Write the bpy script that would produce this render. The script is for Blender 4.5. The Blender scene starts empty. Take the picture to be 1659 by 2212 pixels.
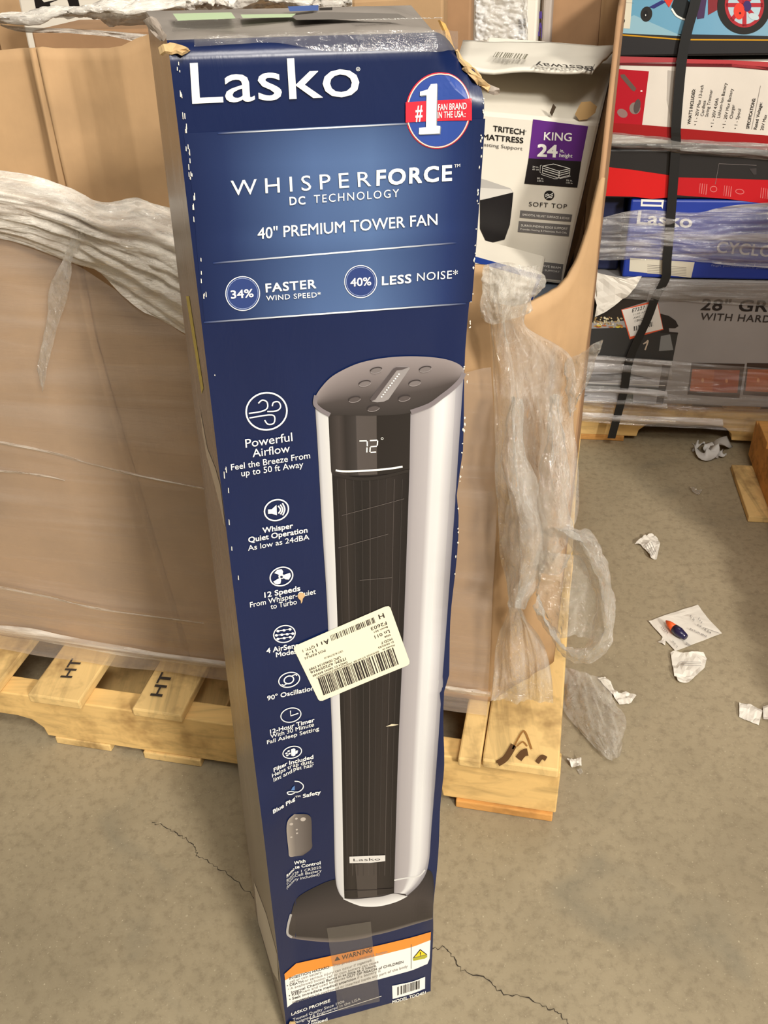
import bpy, bmesh, math, random
import numpy as np
from mathutils import Vector, Matrix, noise
rnd = random.Random(7)
sc = bpy.context.scene
COL = sc.collection
# ------------------------------------------------------------------ camera
IW, IH = 1659.0, 2212.0
CF, CH, PITCH, ROLL = 1924.81, 1.147, 0.5981, 0.0377
def rotx(a): c, s = math.cos(a), math.sin(a); return np.array([[1, 0, 0], [0, c, -s], [0, s, c]])
def roty(a): c, s = math.cos(a), math.sin(a); return np.array([[c, 0, s], [0, 1, 0], [-s, 0, c]])
def rotz(a): c, s = math.cos(a), math.sin(a); return np.array([[c, -s, 0], [s, c, 0], [0, 0, 1]])
CAM = np.array([0, 0, CH]); RP = rotx(PITCH); RC, RS = math.cos(ROLL), math.sin(ROLL)
c_right = np.array([RC, 0, -RS]) @ RP; c_up = np.array([RS, 0, RC]) @ RP; c_fwd = np.array([0, 1, 0]) @ RP
camd = bpy.data.cameras.new('camera'); cam = bpy.data.objects.new('camera', camd); COL.objects.link(cam)
cam.matrix_world = Matrix([[c_right[i], c_up[i], -c_fwd[i], CAM[i]] for i in range(3)] + [[0, 0, 0, 1]])
camd.sensor_fit = 'HORIZONTAL'; camd.sensor_width = 36; camd.lens = CF / IW * 36; camd.clip_start = .02
sc.camera = cam
# ------------------------------------------------------------------ light and exposure
sc.view_settings.view_transform = 'Standard'; sc.view_settings.look = 'None'
sc.view_settings.exposure = 0.0; sc.view_settings.gamma = 1.0
wd = bpy.data.worlds.new('world'); sc.world = wd; wd.use_nodes = True
wd.node_tree.nodes['Background'].inputs[0].default_value = (1.0, .94, .86, 1)
wd.node_tree.nodes['Background'].inputs[1].default_value = .08
def area(name, loc, target, size, power, col=(1, .945, .86)):
    l = bpy.data.lights.new(name, 'AREA'); l.shape = 'RECTANGLE'; l.size, l.size_y = size; l.energy = power; l.color = col
    o = bpy.data.objects.new(name, l); COL.objects.link(o); o.location = loc
    o.rotation_euler = (Vector(target) - Vector(loc)).to_track_quat('-Z', 'Y').to_euler()
    return o
area('high_bay_or_added_lamp', (3.94, -7.15, 4.9), (.1, .9, .6), (1.0, 1.0), 940)
area('high_bay_or_added_lamp', (1.9, .1, 4.6), (.2, .9, .2), (.6, .6), 16)
area('high_bay_or_added_lamp', (1.4, 3.4, 4.6), (.4, 1.2, .0), (.5, .5), 22)  # added back lamp, gives rim light and glints
area('high_bay_or_added_lamp', (.45, -.6, 2.6), (.2, .4, .0), (.6, .6), 44)  # added low fill lamp near the camera, brightens the front floor
for x, y in ((-5, -3), (-2, -5.5), (1, -4), (5, -2), (-4, 1), (4.5, 2.5), (0, 5), (-1, -1.5), (2.5, -6)): area('high_bay_or_added_lamp', (x, y, 6.2), (x, y, 0), (.4, .4), 26)  # extra ceiling lamps added for glints on the stretch film
sc.cycles.transparent_max_bounces = 24
# ------------------------------------------------------------------ picture <-> place
def arr(p): return np.atleast_2d(np.array(p, float))
def rays(px):
    px = arr(px); xr = (px[:, 0] - IW / 2) / CF; yr = -(px[:, 1] - IH / 2) / CF
    return xr[:, None] * c_right + yr[:, None] * c_up + c_fwd
def proj(P):
    Q = arr(P) - CAM; z = Q @ c_fwd
    return np.stack([IW / 2 + CF * (Q @ c_right) / z, IH / 2 - CF * (Q @ c_up) / z], 1)
def onplane(px, O, N):
    d = rays(px); t = ((np.array(O) - CAM) @ N) / (d @ N); return CAM + t[:, None] * d
def onz(px, z=0.0): return onplane(px, (0, 0, z), np.array([0, 0, 1.0]))
class Face:
    """a flat (or slightly bent) printed face: origin, two axes, outward normal"""
    def __init__(s, O, U, V, surf=None):
        s.O = np.array(O, float); s.U = np.array(U, float); s.V = np.array(V, float)
        s.N = np.cross(s.U, s.V); s.surf = surf; s.cuts = (); s.clip = None
    def flat(s, px):
        P = onplane(px, s.O, s.N) - s.O; return np.stack([P @ s.U, P @ s.V], 1)
    def pos(s, uv, off=0.0):
        uv = arr(uv); off = np.broadcast_to(np.asarray(off, float), (len(uv),))
        if s.surf is None:
            return s.O + uv[:, :1] * s.U + uv[:, 1:] * s.V + off[:, None] * s.N
        e = 1e-4; q = s.surf(uv); a = s.surf(uv + [e, 0]) - q; b = s.surf(uv + [0, e]) - q
        n = np.cross(a, b); n /= np.linalg.norm(n, axis=1)[:, None] + 1e-12
        q = q + off[:, None] * n
        return s.O + q[:, :1] * s.U + q[:, 1:2] * s.V + q[:, 2:] * s.N
    def uv(s, px):
        px = arr(px)
        if s.surf is None: return s.flat(px)
        t = px.copy()
        for _ in range(8):
            uv = s.flat(t); t = t + (px - proj(s.pos(uv))) * .9
        return s.flat(t)
    def up(s, p):
        u = s.uv([p]); a, b = proj(s.pos(np.vstack([u, u + [0, .01]]))); d = b - a; return d / np.linalg.norm(d)
def Zm(k, ox, oy):
    return lambda *a: [(a[i] / k + ox, a[i + 1] / k + oy) for i in range(0, len(a), 2)] if len(a) > 2 else (a[0] / k + ox, a[1] / k + oy)
# ------------------------------------------------------------------ materials
def lin(c): return tuple((x / 255 / 12.92 if x <= 10.3 else ((x / 255 + .055) / 1.055) ** 2.4) for x in c) + (1.0,)
class NT:
    def __init__(s, name):
        s.m = bpy.data.materials.new(name); s.m.use_nodes = True; s.t = s.m.node_tree; s.n = s.t.nodes
        s.b = s.n['Principled BSDF']; s.out = s.n['Material Output']
    def new(s, t, **k):
        x = s.n.new(t)
        for a, v in k.items(): setattr(x, a, v)
        return x
    def link(s, a, b): s.t.links.new(a, b)
    def coords(s, scale=(1, 1, 1), rot=(0, 0, 0), kind='Object'):
        tc = s.new('ShaderNodeTexCoord'); mp = s.new('ShaderNodeMapping'); mp.inputs['Scale'].default_value = scale
        mp.inputs['Rotation'].default_value = rot; s.link(tc.outputs[kind], mp.inputs[0]); return mp.outputs[0]
    def noise(s, co, scale, detail=4, rough=.55, dist=0):
        x = s.new('ShaderNodeTexNoise'); x.inputs['Scale'].default_value = scale; x.inputs['Detail'].default_value = detail
        x.inputs['Roughness'].default_value = rough; x.inputs['Distortion'].default_value = dist
        s.link(co, x.inputs['Vector']); return x.outputs['Fac']
    def ramp(s, fac, stops):
        r = s.new('ShaderNodeValToRGB'); e = r.color_ramp.elements
        while len(e) < len(stops): e.new(.5)
        for i, (p, c) in enumerate(stops): e[i].position = p; e[i].color = c if len(c) == 4 else lin(c)
        s.link(fac, r.inputs[0]); return r.outputs[0]
    def bump(s, h, strength, dist=.01, target=None):
        b = s.new('ShaderNodeBump'); b.inputs['Strength'].default_value = strength; b.inputs['Distance'].default_value = dist
        s.link(h, b.inputs['Height']); s.link(b.outputs[0], (target or s.b).inputs['Normal'])
    def math(s, op, a, b=0.0):
        m = s.new('ShaderNodeMath', operation=op)
        for i, x in enumerate((a, b)):
            if hasattr(x, 'node'): s.link(x, m.inputs[i])
            else: m.inputs[i].default_value = x
        return m.outputs[0]
def plain(name, c, rough=.5, spec=.5, var=.0, vs=8, bump=0, bs=40, scale=(1, 1, 1), coat=0, metal=0):
    n = NT(name); n.b.inputs['Base Color'].default_value = lin(c); n.b.inputs['Roughness'].default_value = rough
    n.b.inputs['Specular IOR Level'].default_value = spec; n.b.inputs['Coat Weight'].default_value = coat
    n.b.inputs['Coat Roughness'].default_value = .12; n.b.inputs['Metallic'].default_value = metal
    if var:
        f = n.noise(n.coords(scale), vs); a = tuple(max(0, x * (1 - var)) for x in c); b = tuple(min(255, x * (1 + var * .7)) for x in c)
        n.link(n.ramp(f, [(.3, a), (.7, b)]), n.b.inputs['Base Color'])
    if bump: n.bump(n.noise(n.coords(scale), bs), bump, .004)
    return n.m
INK = {}
def ink(r, g=None, b=None, rough=.38):
    c = (r, g, b) if g is not None else (r, r, r)
    if (c, rough) not in INK: INK[(c, rough)] = plain('printed_ink', c, rough, .4)
    return INK[(c, rough)]
def gradu(name, stops, stops2=None, rough=.38):
    """ink that runs through printed colours across the u (and v) of a printed area"""
    n = NT(name); tc = n.new('ShaderNodeTexCoord'); sp = n.new('ShaderNodeSeparateXYZ'); n.link(tc.outputs['UV'], sp.inputs[0])
    c = n.ramp(sp.outputs[0], stops)
    if stops2:
        d = n.ramp(sp.outputs[1], [(p, (f, f, f, 1)) for p, f, _ in stops2]); mx = n.new('ShaderNodeMix', data_type='RGBA')
        n.link(d, mx.inputs['Factor']); mx.inputs['A'].default_value = lin(stops2[0][2]); n.link(c, mx.inputs['B']); c = mx.outputs['Result']
    n.link(c, n.b.inputs['Base Color']); n.b.inputs['Roughness'].default_value = rough; n.b.inputs['Specular IOR Level'].default_value = .4
    return n.m
def film(name, haze=.15, streak=.3, scale=(1, 1, 1), ns=14, tint=(225, 220, 210), bump=.4, rough=.16, edge=.35, lo=.45, hi=.75, rot=(0, 0, 0), bd=.006, bs=2.2, sheen=.06):
    n = NT(name); n.b.inputs['Base Color'].default_value = lin(tint); n.b.inputs['Roughness'].default_value = rough
    n.b.inputs['Specular IOR Level'].default_value = .1
    tr = n.new('ShaderNodeBsdfTransparent'); tr.inputs[0].default_value = (.975, .97, .96, 1)
    co = n.coords(scale, rot); f = n.noise(co, ns, 5, .6, .6)
    m = n.new('ShaderNodeMapRange'); n.link(f, m.inputs[0]); m.inputs[1].default_value = lo; m.inputs[2].default_value = hi
    m.inputs[3].default_value = haze; m.inputs[4].default_value = haze + streak
    lw = n.new('ShaderNodeLayerWeight'); lw.inputs[0].default_value = .35
    fac = n.math('ADD', m.outputs[0], n.math('MULTIPLY', lw.outputs['Facing'], edge)); fac = n.math('MINIMUM', fac, .93)
    mx = n.new('ShaderNodeMixShader'); n.link(fac, mx.inputs[0]); n.link(tr.outputs[0], mx.inputs[1]); n.link(n.b.outputs[0], mx.inputs[2])
    gl = n.new('ShaderNodeBsdfGlossy'); gl.inputs['Roughness'].default_value = rough; gl.inputs['Color'].default_value = (1, .99, .96, 1)
    h = n.noise(co, ns * bs, 5, .6, .5); n.bump(h, bump * .35, bd * .4); n.bump(h, bump, bd, gl)
    fz_ = n.new('ShaderNodeLayerWeight'); fz_.inputs[0].default_value = .5; n.bump(h, bump, bd, fz_)
    m2 = n.new('ShaderNodeMixShader'); n.link(n.math('ADD', n.math('MULTIPLY', n.math('POWER', fz_.outputs['Facing'], 4.0), .45), sheen), m2.inputs[0]); n.link(mx.outputs[0], m2.inputs[1]); n.link(gl.outputs[0], m2.inputs[2])
    n.link(m2.outputs[0], n.out.inputs[0])
    return n.m
def cardboard(name, c, var=.07):
    n = NT(name); n.b.inputs['Roughness'].default_value = .75; n.b.inputs['Specular IOR Level'].default_value = .25
    f = n.noise(n.coords((3, 3, 3)), 3.0, 5); a = tuple(x * (1 - var) for x in c); b = tuple(min(255, x * (1 + var)) for x in c)
    n.link(n.ramp(f, [(.3, a), (.7, b)]), n.b.inputs['Base Color'])
    n.bump(n.noise(n.coords((1, 1, .15)), 90, 3), .12, .002)
    return n.m
def wood(name, c, dark, axis='y'):
    n = NT(name); sc_ = {'x': (1.2, 22, 22), 'y': (22, 1.2, 22)}[axis]
    co = n.coords(sc_); f = n.noise(co, 2.0, 6, .6, .8); g = n.noise(n.coords((2, 2, 2)), 6, 4, .6)
    a = n.ramp(f, [(.25, tuple(x * .80 for x in c)), (.5, c), (.8, tuple(min(255, x * 1.06) for x in c))])
    mx = n.new('ShaderNodeMix', data_type='RGBA'); n.link(n.ramp(g, [(.5, (0, 0, 0, 1)), (.72, (.75, .75, .75, 1))]), mx.inputs['Factor'])
    n.link(a, mx.inputs['A']); mx.inputs['B'].default_value = lin(dark); n.link(mx.outputs['Result'], n.b.inputs['Base Color'])
    n.b.inputs['Roughness'].default_value = .7; n.b.inputs['Specular IOR Level'].default_value = .25
    n.bump(f, .35, .003); return n.m
# ------------------------------------------------------------------ mesh helpers
ORG = {}
def thing(name, label, cat, loc, group=None):
    o = bpy.data.objects.new(name, None); COL.objects.link(o); o.location = tuple(float(x) for x in loc); o.empty_display_size = .05
    o['label'] = label; o['category'] = cat; ORG[o.name] = np.array(loc, float)
    if group: o['group'] = group
    return o
def mk(name, V, F, mats, parent=None, mi=None, smooth=False, origin=None, uv=None, kind=None, label=None):
    V = np.array(V, float).reshape(-1, 3)
    base = ORG[parent.name] if parent is not None else (np.array(origin, float) if origin is not None else V.mean(0) * [1, 1, 0] + [0, 0, V[:, 2].min()])
    me = bpy.data.meshes.new(name); me.from_pydata((V - base).tolist(), [], [tuple(int(i) for i in f) for f in F])
    for m in (mats if isinstance(mats, (list, tuple)) else [mats]): me.materials.append(m)
    if mi is not None: me.polygons.foreach_set('material_index', np.array(mi, np.int32))
    if smooth: me.polygons.foreach_set('use_smooth', [True] * len(me.polygons))
    if uv is not None:
        l = me.uv_layers.new(name='UVMap'); ix = np.zeros(len(me.loops), np.int32); me.loops.foreach_get('vertex_index', ix)
        l.data.foreach_set('uv', np.array(uv, float)[ix].ravel())
    me.validate(); me.update()
    o = bpy.data.objects.new(name, me); COL.objects.link(o); ORG[o.name] = base
    if parent is not None: o.parent = parent
    else: o.location = tuple(float(x) for x in base)
    if kind: o['kind'] = kind
    if label: o['label'] = label
    return o
def tag(o, label, cat, group=None, kind=None):
    o['label'] = label; o['category'] = cat
    if group: o['group'] = group
    if kind: o['kind'] = kind
    return o
def bevel(o, w=.003, seg=2):
    m = o.modifiers.new('bevel', 'BEVEL'); m.width = w; m.segments = seg; m.limit_method = 'ANGLE'; return o
def solid(o, t, off=-1):
    m = o.modifiers.new('thickness', 'SOLIDIFY'); m.thickness = t; m.offset = off; return o
def hexa(P): # 8 corners: bottom 4 ccw, top 4
    return list(P), [(0, 3, 2, 1), (4, 5, 6, 7), (0, 1, 5, 4), (1, 2, 6, 5), (2, 3, 7, 6), (3, 0, 4, 7)]
class Geo:
    def __init__(s): s.v, s.f, s.m = [], [], []
    def add(s, V, F, m=0):
        k = len(s.v); s.v += [tuple(x) for x in V]; s.f += [tuple(i + k for i in f) for f in F]; s.m += [m] * len(F)
    def box(s, fr, lo, hi, m=0):
        (a, b, c), (d, e, g) = lo, hi
        s.add(*hexa([fr(a, b, c), fr(d, b, c), fr(d, e, c), fr(a, e, c), fr(a, b, g), fr(d, b, g), fr(d, e, g), fr(a, e, g)]), m)
    def tube(s, pts, r, n=8, m=0, flat=1.0):
        pts = np.array(pts, float); r = np.broadcast_to(np.asarray(r, float), (len(pts),)); k = len(s.v); up = np.array([0, 0, 1.0])
        for i, p in enumerate(pts):
            t = pts[min(i + 1, len(pts) - 1)] - pts[max(i - 1, 0)]; t = t / (np.linalg.norm(t) + 1e-9)
            a = np.cross(t, up if abs(t[2]) < .9 else [1, 0, 0]); a /= np.linalg.norm(a); b = np.cross(a, t)
            for j in range(n):
                th = 2 * math.pi * j / n; s.v.append(tuple(p + r[i] * (math.cos(th) * a * flat + math.sin(th) * b)))
        for i in range(len(pts) - 1):
            for j in range(n): s.f.append((k + i * n + j, k + i * n + (j + 1) % n, k + (i + 1) * n + (j + 1) % n, k + (i + 1) * n + j)); s.m.append(m)
        s.f += [tuple(k + j for j in range(n))[::-1], tuple(k + (len(pts) - 1) * n + j for j in range(n))]; s.m += [m, m]
    def mk(s, name, mats, parent=None, **k): return mk(name, s.v, s.f, mats, parent, s.m, **k)
def smooth_rows(P, n):
    """Catmull-Rom along axis 0"""
    P = np.array(P, float); k = len(P); t = np.linspace(0, k - 1, n); i = np.clip(t.astype(int), 0, k - 2); f = (t - i).reshape((-1,) + (1,) * (P.ndim - 1))
    p0, p1, p2, p3 = P[np.clip(i - 1, 0, k - 1)], P[i], P[i + 1], P[np.clip(i + 2, 0, k - 1)]
    return .5 * (2 * p1 + (p2 - p0) * f + (2 * p0 - 5 * p1 + 4 * p2 - p3) * f ** 2 + (3 * p1 - p0 - 3 * p2 + p3) * f ** 3)
def fbm(x, y, z=0.0, o=4): return noise.fractal(Vector((x, y, z)), 1.0, 2.0, o)
def ridge(x, y, z=0.0): return noise.ridged_multi_fractal(Vector((x, y, z)), .9, 2.1, 4, 1.0, 2.0)
def sheet(name, rows, nu, nv, mat, parent=None, amp=.006, fu=6, fv=6, seed=0, rid=0.0, ragged=0.0, shear=0.0, **k):
    """film or paper draped through rows of 3-D points, with creases"""
    R = smooth_rows(rows, nv); G = np.stack([smooth_rows(r, nu) for r in R])      # nv x nu x 3
    du = np.gradient(G, axis=1); dv = np.gradient(G, axis=0); N = np.cross(du, dv); N /= np.linalg.norm(N, axis=2)[..., None] + 1e-9
    for j in range(nv):
        for i in range(nu):
            s, t = i / (nu - 1), j / (nv - 1); x = s * fu + t * shear
            d = amp * fbm(x, t * fv, seed) + (rid * (ridge(x * .8, t * fv * .8, seed + 5) - 1.0) if rid else 0)
            G[j, i] += N[j, i] * d
            if ragged and (i in (0, nu - 1) or j in (0, nv - 1)):
                G[j, i] += (du[j, i] * np.sign(.5 - s) * (i in (0, nu - 1)) * nu / 14 + dv[j, i] * np.sign(.5 - t) * (j in (0, nv - 1)) * nv / 14) * ragged * noise.noise(Vector((x * 5, t * fv * 5, seed)))
    F = [(j * nu + i, j * nu + i + 1, (j + 1) * nu + i + 1, (j + 1) * nu + i) for j in range(nv - 1) for i in range(nu - 1)]
    return mk(name, G.reshape(-1, 3), F, mat, parent, smooth=True, **k)
# ------------------------------------------------------------------ printing
GL = {}
def glyphs(txt, bold, sp):
    if (txt, bold, sp) in GL: return GL[(txt, bold, sp)]
    cu = bpy.data.curves.new('t', 'FONT'); cu.body = txt; cu.size = 1; cu.dimensions = '2D'; cu.fill_mode = 'FRONT'
    cu.resolution_u = 3; cu.space_character = sp
    ob = bpy.data.objects.new('t', cu); COL.objects.link(ob); dg = bpy.context.evaluated_depsgraph_get()
    me = bpy.data.meshes.new_from_object(ob.evaluated_get(dg))
    V = np.array([v.co[:2] for v in me.vertices]).reshape(-1, 2); F = [tuple(p.vertices) for p in me.polygons]
    bpy.data.objects.remove(ob); bpy.data.curves.remove(cu); bpy.data.meshes.remove(me)
    if bold > 0 and len(V):                        # heavier strokes: the same letters pressed four times a little apart
        b = bold * .018; n = len(V); V0, F0 = V, F; V, F = np.zeros((0, 3)), []
        for k, q in enumerate(((b, b), (-b, b), (b, -b), (-b, -b))): V = np.vstack([V, np.column_stack([V0 + q, np.full(n, k * 2.5e-5)])]); F = F + [tuple(i + k * n for i in f) for f in F0]
    GL[(txt, bold, sp)] = (V, F); return V, F
_cv, _ = glyphs('H', 0, 1); CAP = float(_cv[:, 1].max())
class Print:
    """ink laid on a Face; everything is measured on the face"""
    def __init__(s, face, base=.0004): s.fc = face; s.base = base; s.p, s.o, s.uv, s.f, s.mi, s.mats = [], [], [], [], [], []
    def m(s, mat):
        if mat not in s.mats: s.mats.append(mat)
        return s.mats.index(mat)
    def raw(s, P, F, mat, L=1, uv=None, dz=None):
        k = len(s.p); s.p += [tuple(q) for q in P]; s.o += [s.base + L * .00022 + (dz[i] if dz is not None else 0) for i in range(len(P))]; s.uv += list(uv) if uv is not None else [(0, 0)] * len(P)
        i = s.m(mat); s.f += [tuple(a + k for a in f) for f in F]; s.mi += [i] * len(F)
    def poly(s, P, mat, L=1): s.raw(P, [tuple(range(len(P)))], mat, L)
    def strip(s, A, B, mat, L=1, n=None, nx=8):
        if n: A, B = smooth_rows(A, n), smooth_rows(B, n)
        A, B = arr(A), arr(B); P, U = [], []
        for j in range(len(A)):
            for i in range(nx + 1):
                t = i / nx; P.append(A[j] * (1 - t) + B[j] * t); U.append((t, 1 - j / (len(A) - 1)))
        F = [(j * (nx + 1) + i, j * (nx + 1) + i + 1, (j + 1) * (nx + 1) + i + 1, (j + 1) * (nx + 1) + i) for j in range(len(A) - 1) for i in range(nx)]
        s.raw(P, F, mat, L, U)
    def line(s, P, w, mat, L=2, closed=False):
        P = arr(P); n = len(P); Q = []
        for i in range(n):
            t = (P[(i + 1) % n] - P[i - 1]) if closed else (P[min(i + 1, n - 1)] - P[max(i - 1, 0)])
            t = t / (np.linalg.norm(t) + 1e-9); q = np.array([-t[1], t[0]]) * w / 2; Q += [P[i] - q, P[i] + q]
        F = [(2 * i, 2 * ((i + 1) % n), 2 * ((i + 1) % n) + 1, 2 * i + 1) for i in range(n if closed else n - 1)]
        s.raw(Q, F, mat, L)
    def curve(s, P, w, mat, L=2, n=16): s.line(smooth_rows(P, n), w, mat, L)
    def ell(s, c, rx, ry, mat, rot=0, w=None, L=1, n=36, a0=0, a1=360):
        full = a1 - a0 >= 360; th = np.radians(np.linspace(a0, a1, n + 1)); th = th[:-1] if full else th; r = math.radians(rot)
        x, y = rx * np.cos(th), ry * np.sin(th); P = np.stack([c[0] + x * math.cos(r) - y * math.sin(r), c[1] + x * math.sin(r) + y * math.cos(r)], 1)
        if w: s.line(P, w, mat, L, full)
        else: s.poly(P, mat, L)
    def text(s, txt, bl, br, h, mat, bold=0, sp=1.0, L=3, up=None):
        V, F = glyphs(txt, bold, sp)
        if not len(V): return
        bl, br = np.array(bl, float), np.array(br, float); x0, x1 = V[:, 0].min(), V[:, 0].max()
        U = np.array(up, float) / np.linalg.norm(up) if up is not None else s.fc.up((bl + br) / 2)
        s.raw(bl + (V[:, :1] - x0) / (x1 - x0) * (br - bl) + V[:, 1:2] / CAP * h * U, F, mat, L, None, V[:, 2] if V.shape[1] > 2 else None)
    def bars(s, a, b, hv, mat, n, seed=1, L=3, fill=.5):
        r = random.Random(seed); a, b, hv = np.array(a, float), np.array(b, float), np.array(hv, float); w = [r.choice((1, 1, 1, 2, 2, 3)) for _ in range(2 * n - 1)]; T = sum(w); x = 0
        for i, q in enumerate(w):
            if i % 2 == 0: p, e = a + (b - a) * x / T, a + (b - a) * (x + q) / T; s.poly([p, e, e + hv, p + hv], mat, L)
            x += q
    def build(s, name, parent, label=None):
        uv = s.fc.uv(s.p); o = np.array(s.o)
        if not s.fc.cuts and s.fc.clip is None: return mk(name, s.fc.pos(uv, o), s.f, s.mats, parent, s.mi, uv=s.uv, label=label)
        bm = bmesh.new(); ul = bm.loops.layers.uv.new('UVMap'); vs = [bm.verts.new((u[0], u[1], h)) for u, h in zip(uv, o)]
        for f, i in zip(s.f, s.mi):
            try: q = bm.faces.new([vs[k] for k in f])
            except ValueError: continue
            q.material_index = i
            for lp, k in zip(q.loops, f): lp[ul].uv = s.uv[k]
        bmesh.ops.triangulate(bm, faces=[f for f in bm.faces if len(f.verts) > 4])
        if s.fc.clip is not None: bmesh.ops.bisect_plane(bm, geom=bm.verts[:] + bm.edges[:] + bm.faces[:], plane_co=(s.fc.clip, 0, 0), plane_no=(1, 0, 0), clear_outer=True)
        for co, no in s.fc.cuts:
            d = [(Vector(v.co) - Vector(co)).dot(Vector(no)) for v in bm.verts]
            if min(d) < -1e-4 and max(d) > 1e-4:
                bmesh.ops.bisect_plane(bm, geom=bm.verts[:] + bm.edges[:] + bm.faces[:], plane_co=co, plane_no=no, dist=1e-6)
        me = bpy.data.meshes.new(name); bm.to_mesh(me); bm.free(); C = np.array([v.co for v in me.vertices])
        W = s.fc.pos(C[:, :2], C[:, 2]) - ORG[parent.name]; me.vertices.foreach_set('co', W.ravel())
        for m in s.mats: me.materials.append(m)
        me.update(); ob = bpy.data.objects.new(name, me); COL.objects.link(ob); ob.parent = parent; ORG[ob.name] = ORG[parent.name]
        if label: ob['label'] = label
        return ob
WHITE = ink(238, 236, 228); BLACK = ink(22, 20, 20); GREY = ink(120, 116, 112)
# ------------------------------------------------------------------ the concrete floor
n = NT('concrete'); co = n.coords()
a = n.ramp(n.noise(co, 2.2, 7, .62), [(.3, (134, 122, 99)), (.5, (154, 141, 115)), (.72, (168, 154, 127))])
mx = n.new('ShaderNodeMix', data_type='RGBA'); n.link(n.ramp(n.noise(co, 70, 5, .7), [(.34, (.45, .45, .45, 1)), (.52, (0, 0, 0, 1))]), mx.inputs['Factor']); n.link(a, mx.inputs['A']); mx.inputs['B'].default_value = lin((112, 100, 80))
m2 = n.new('ShaderNodeMix', data_type='RGBA'); n.link(n.ramp(n.noise(co, 4.5, 3, .5, 1.0), [(.60, (0, 0, 0, 1)), (.70, (.40, .40, .40, 1))]), m2.inputs['Factor']); n.link(mx.outputs['Result'], m2.inputs['A']); m2.inputs['B'].default_value = lin((112, 108, 94))
m3 = n.new('ShaderNodeMix', data_type='RGBA'); n.link(n.ramp(n.noise(co, 240, 2, .5), [(.66, (0, 0, 0, 1)), (.78, (.6, .6, .6, 1))]), m3.inputs['Factor']); n.link(m2.outputs['Result'], m3.inputs['A']); m3.inputs['B'].default_value = lin((205, 192, 165))
n.link(m3.outputs['Result'], n.b.inputs['Base Color']); n.b.inputs['Roughness'].default_value = .55; n.b.inputs['Specular IOR Level'].default_value = .3
n.bump(n.noise(co, 45, 5, .6), .30, .004)
fl = mk('floor', [(-4, -2, 0), (5, -2, 0), (5, 7, 0), (-4, 7, 0)], [(0, 1, 2, 3)], n.m, origin=(0, 0, 0), kind='structure')
crk = ink(60, 52, 42, .9)
def crack(px, w):
    P = smooth_rows(onz(px, .0006), 60); r = random.Random(3); V = []
    for i, p in enumerate(P):
        t = P[min(i + 1, 59)] - P[max(i - 1, 0)]; t /= np.linalg.norm(t) + 1e-9; q = np.array([-t[1], t[0], 0]); j = q * r.uniform(-.003, .003); ww = w * r.uniform(.3, 1.2)
        V += [p + j - q * ww, p + j + q * ww]
    mk('crack', V, [(2 * i, 2 * i + 2, 2 * i + 3, 2 * i + 1) for i in range(59)], crk, fl)
Z8 = Zm(2.2757, 930, 1700)
crack(Z8(10, 790, 70, 795, 110, 840, 160, 905, 260, 940, 340, 1005, 470, 1040, 580, 1085, 640, 1125, 690, 1180), .0008)
crack([(330, 1775), (370, 1795), (410, 1820), (430, 1850), (480, 1880), (560, 1950)], .0007)
mk('wall_back', [(-4, 5.5, 0), (5, 5.5, 0), (5, 5.5, 4), (-4, 5.5, 4)], [(0, 1, 2, 3)], plain('painted_block', (120, 110, 98), .8, var=.05), kind='structure')
# ------------------------------------------------------------------ frames: the pallet and its bulk carton, the stack behind
YAW = -.2299; A0 = np.array([.2397, .843, 0]); e1 = rotz(YAW) @ [1, 0, 0]; e2 = rotz(YAW) @ [0, 1, 0]; ez = np.array([0, 0, 1.0])
def fr(u, v, z): return A0 - e1 * u + e2 * v + ez * z           # u runs to the left, v away, z up
def at(px, v): return onplane(px, fr(0, v, 0), e2)              # points on an upright plane v behind the pallet's front
def atz(L): return np.array([at([(x, y)], v)[0] for x, y, v in L])
def cface(v): return Face(fr(0, v, 0), e1, ez)
S0 = np.array([.472, 1.95, 0]); s1 = np.array([.986, -.165, 0]); s1 /= np.linalg.norm(s1); s2 = np.array([-s1[1], s1[0], 0])
def fs(u, v, z): return S0 + s1 * u + s2 * v + ez * z
def sface(v): return Face(fs(0, v, 0), s1, ez)
KRAFT = cardboard('kraft_cardboard', (176, 143, 105)); KRAFT2 = cardboard('brown_cardboard', (158, 123, 90)); TORN = cardboard('torn_cardboard', (196, 166, 120))
PINE = wood('pine_board', (222, 188, 126), (104, 70, 34)); PINEX = wood('pine_stringer', (224, 186, 120), (130, 92, 48), 'x'); OLDP = wood('orange_pine', (208, 152, 84), (110, 70, 34), 'x')
STAMP = ink(52, 44, 38, .8)
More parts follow.
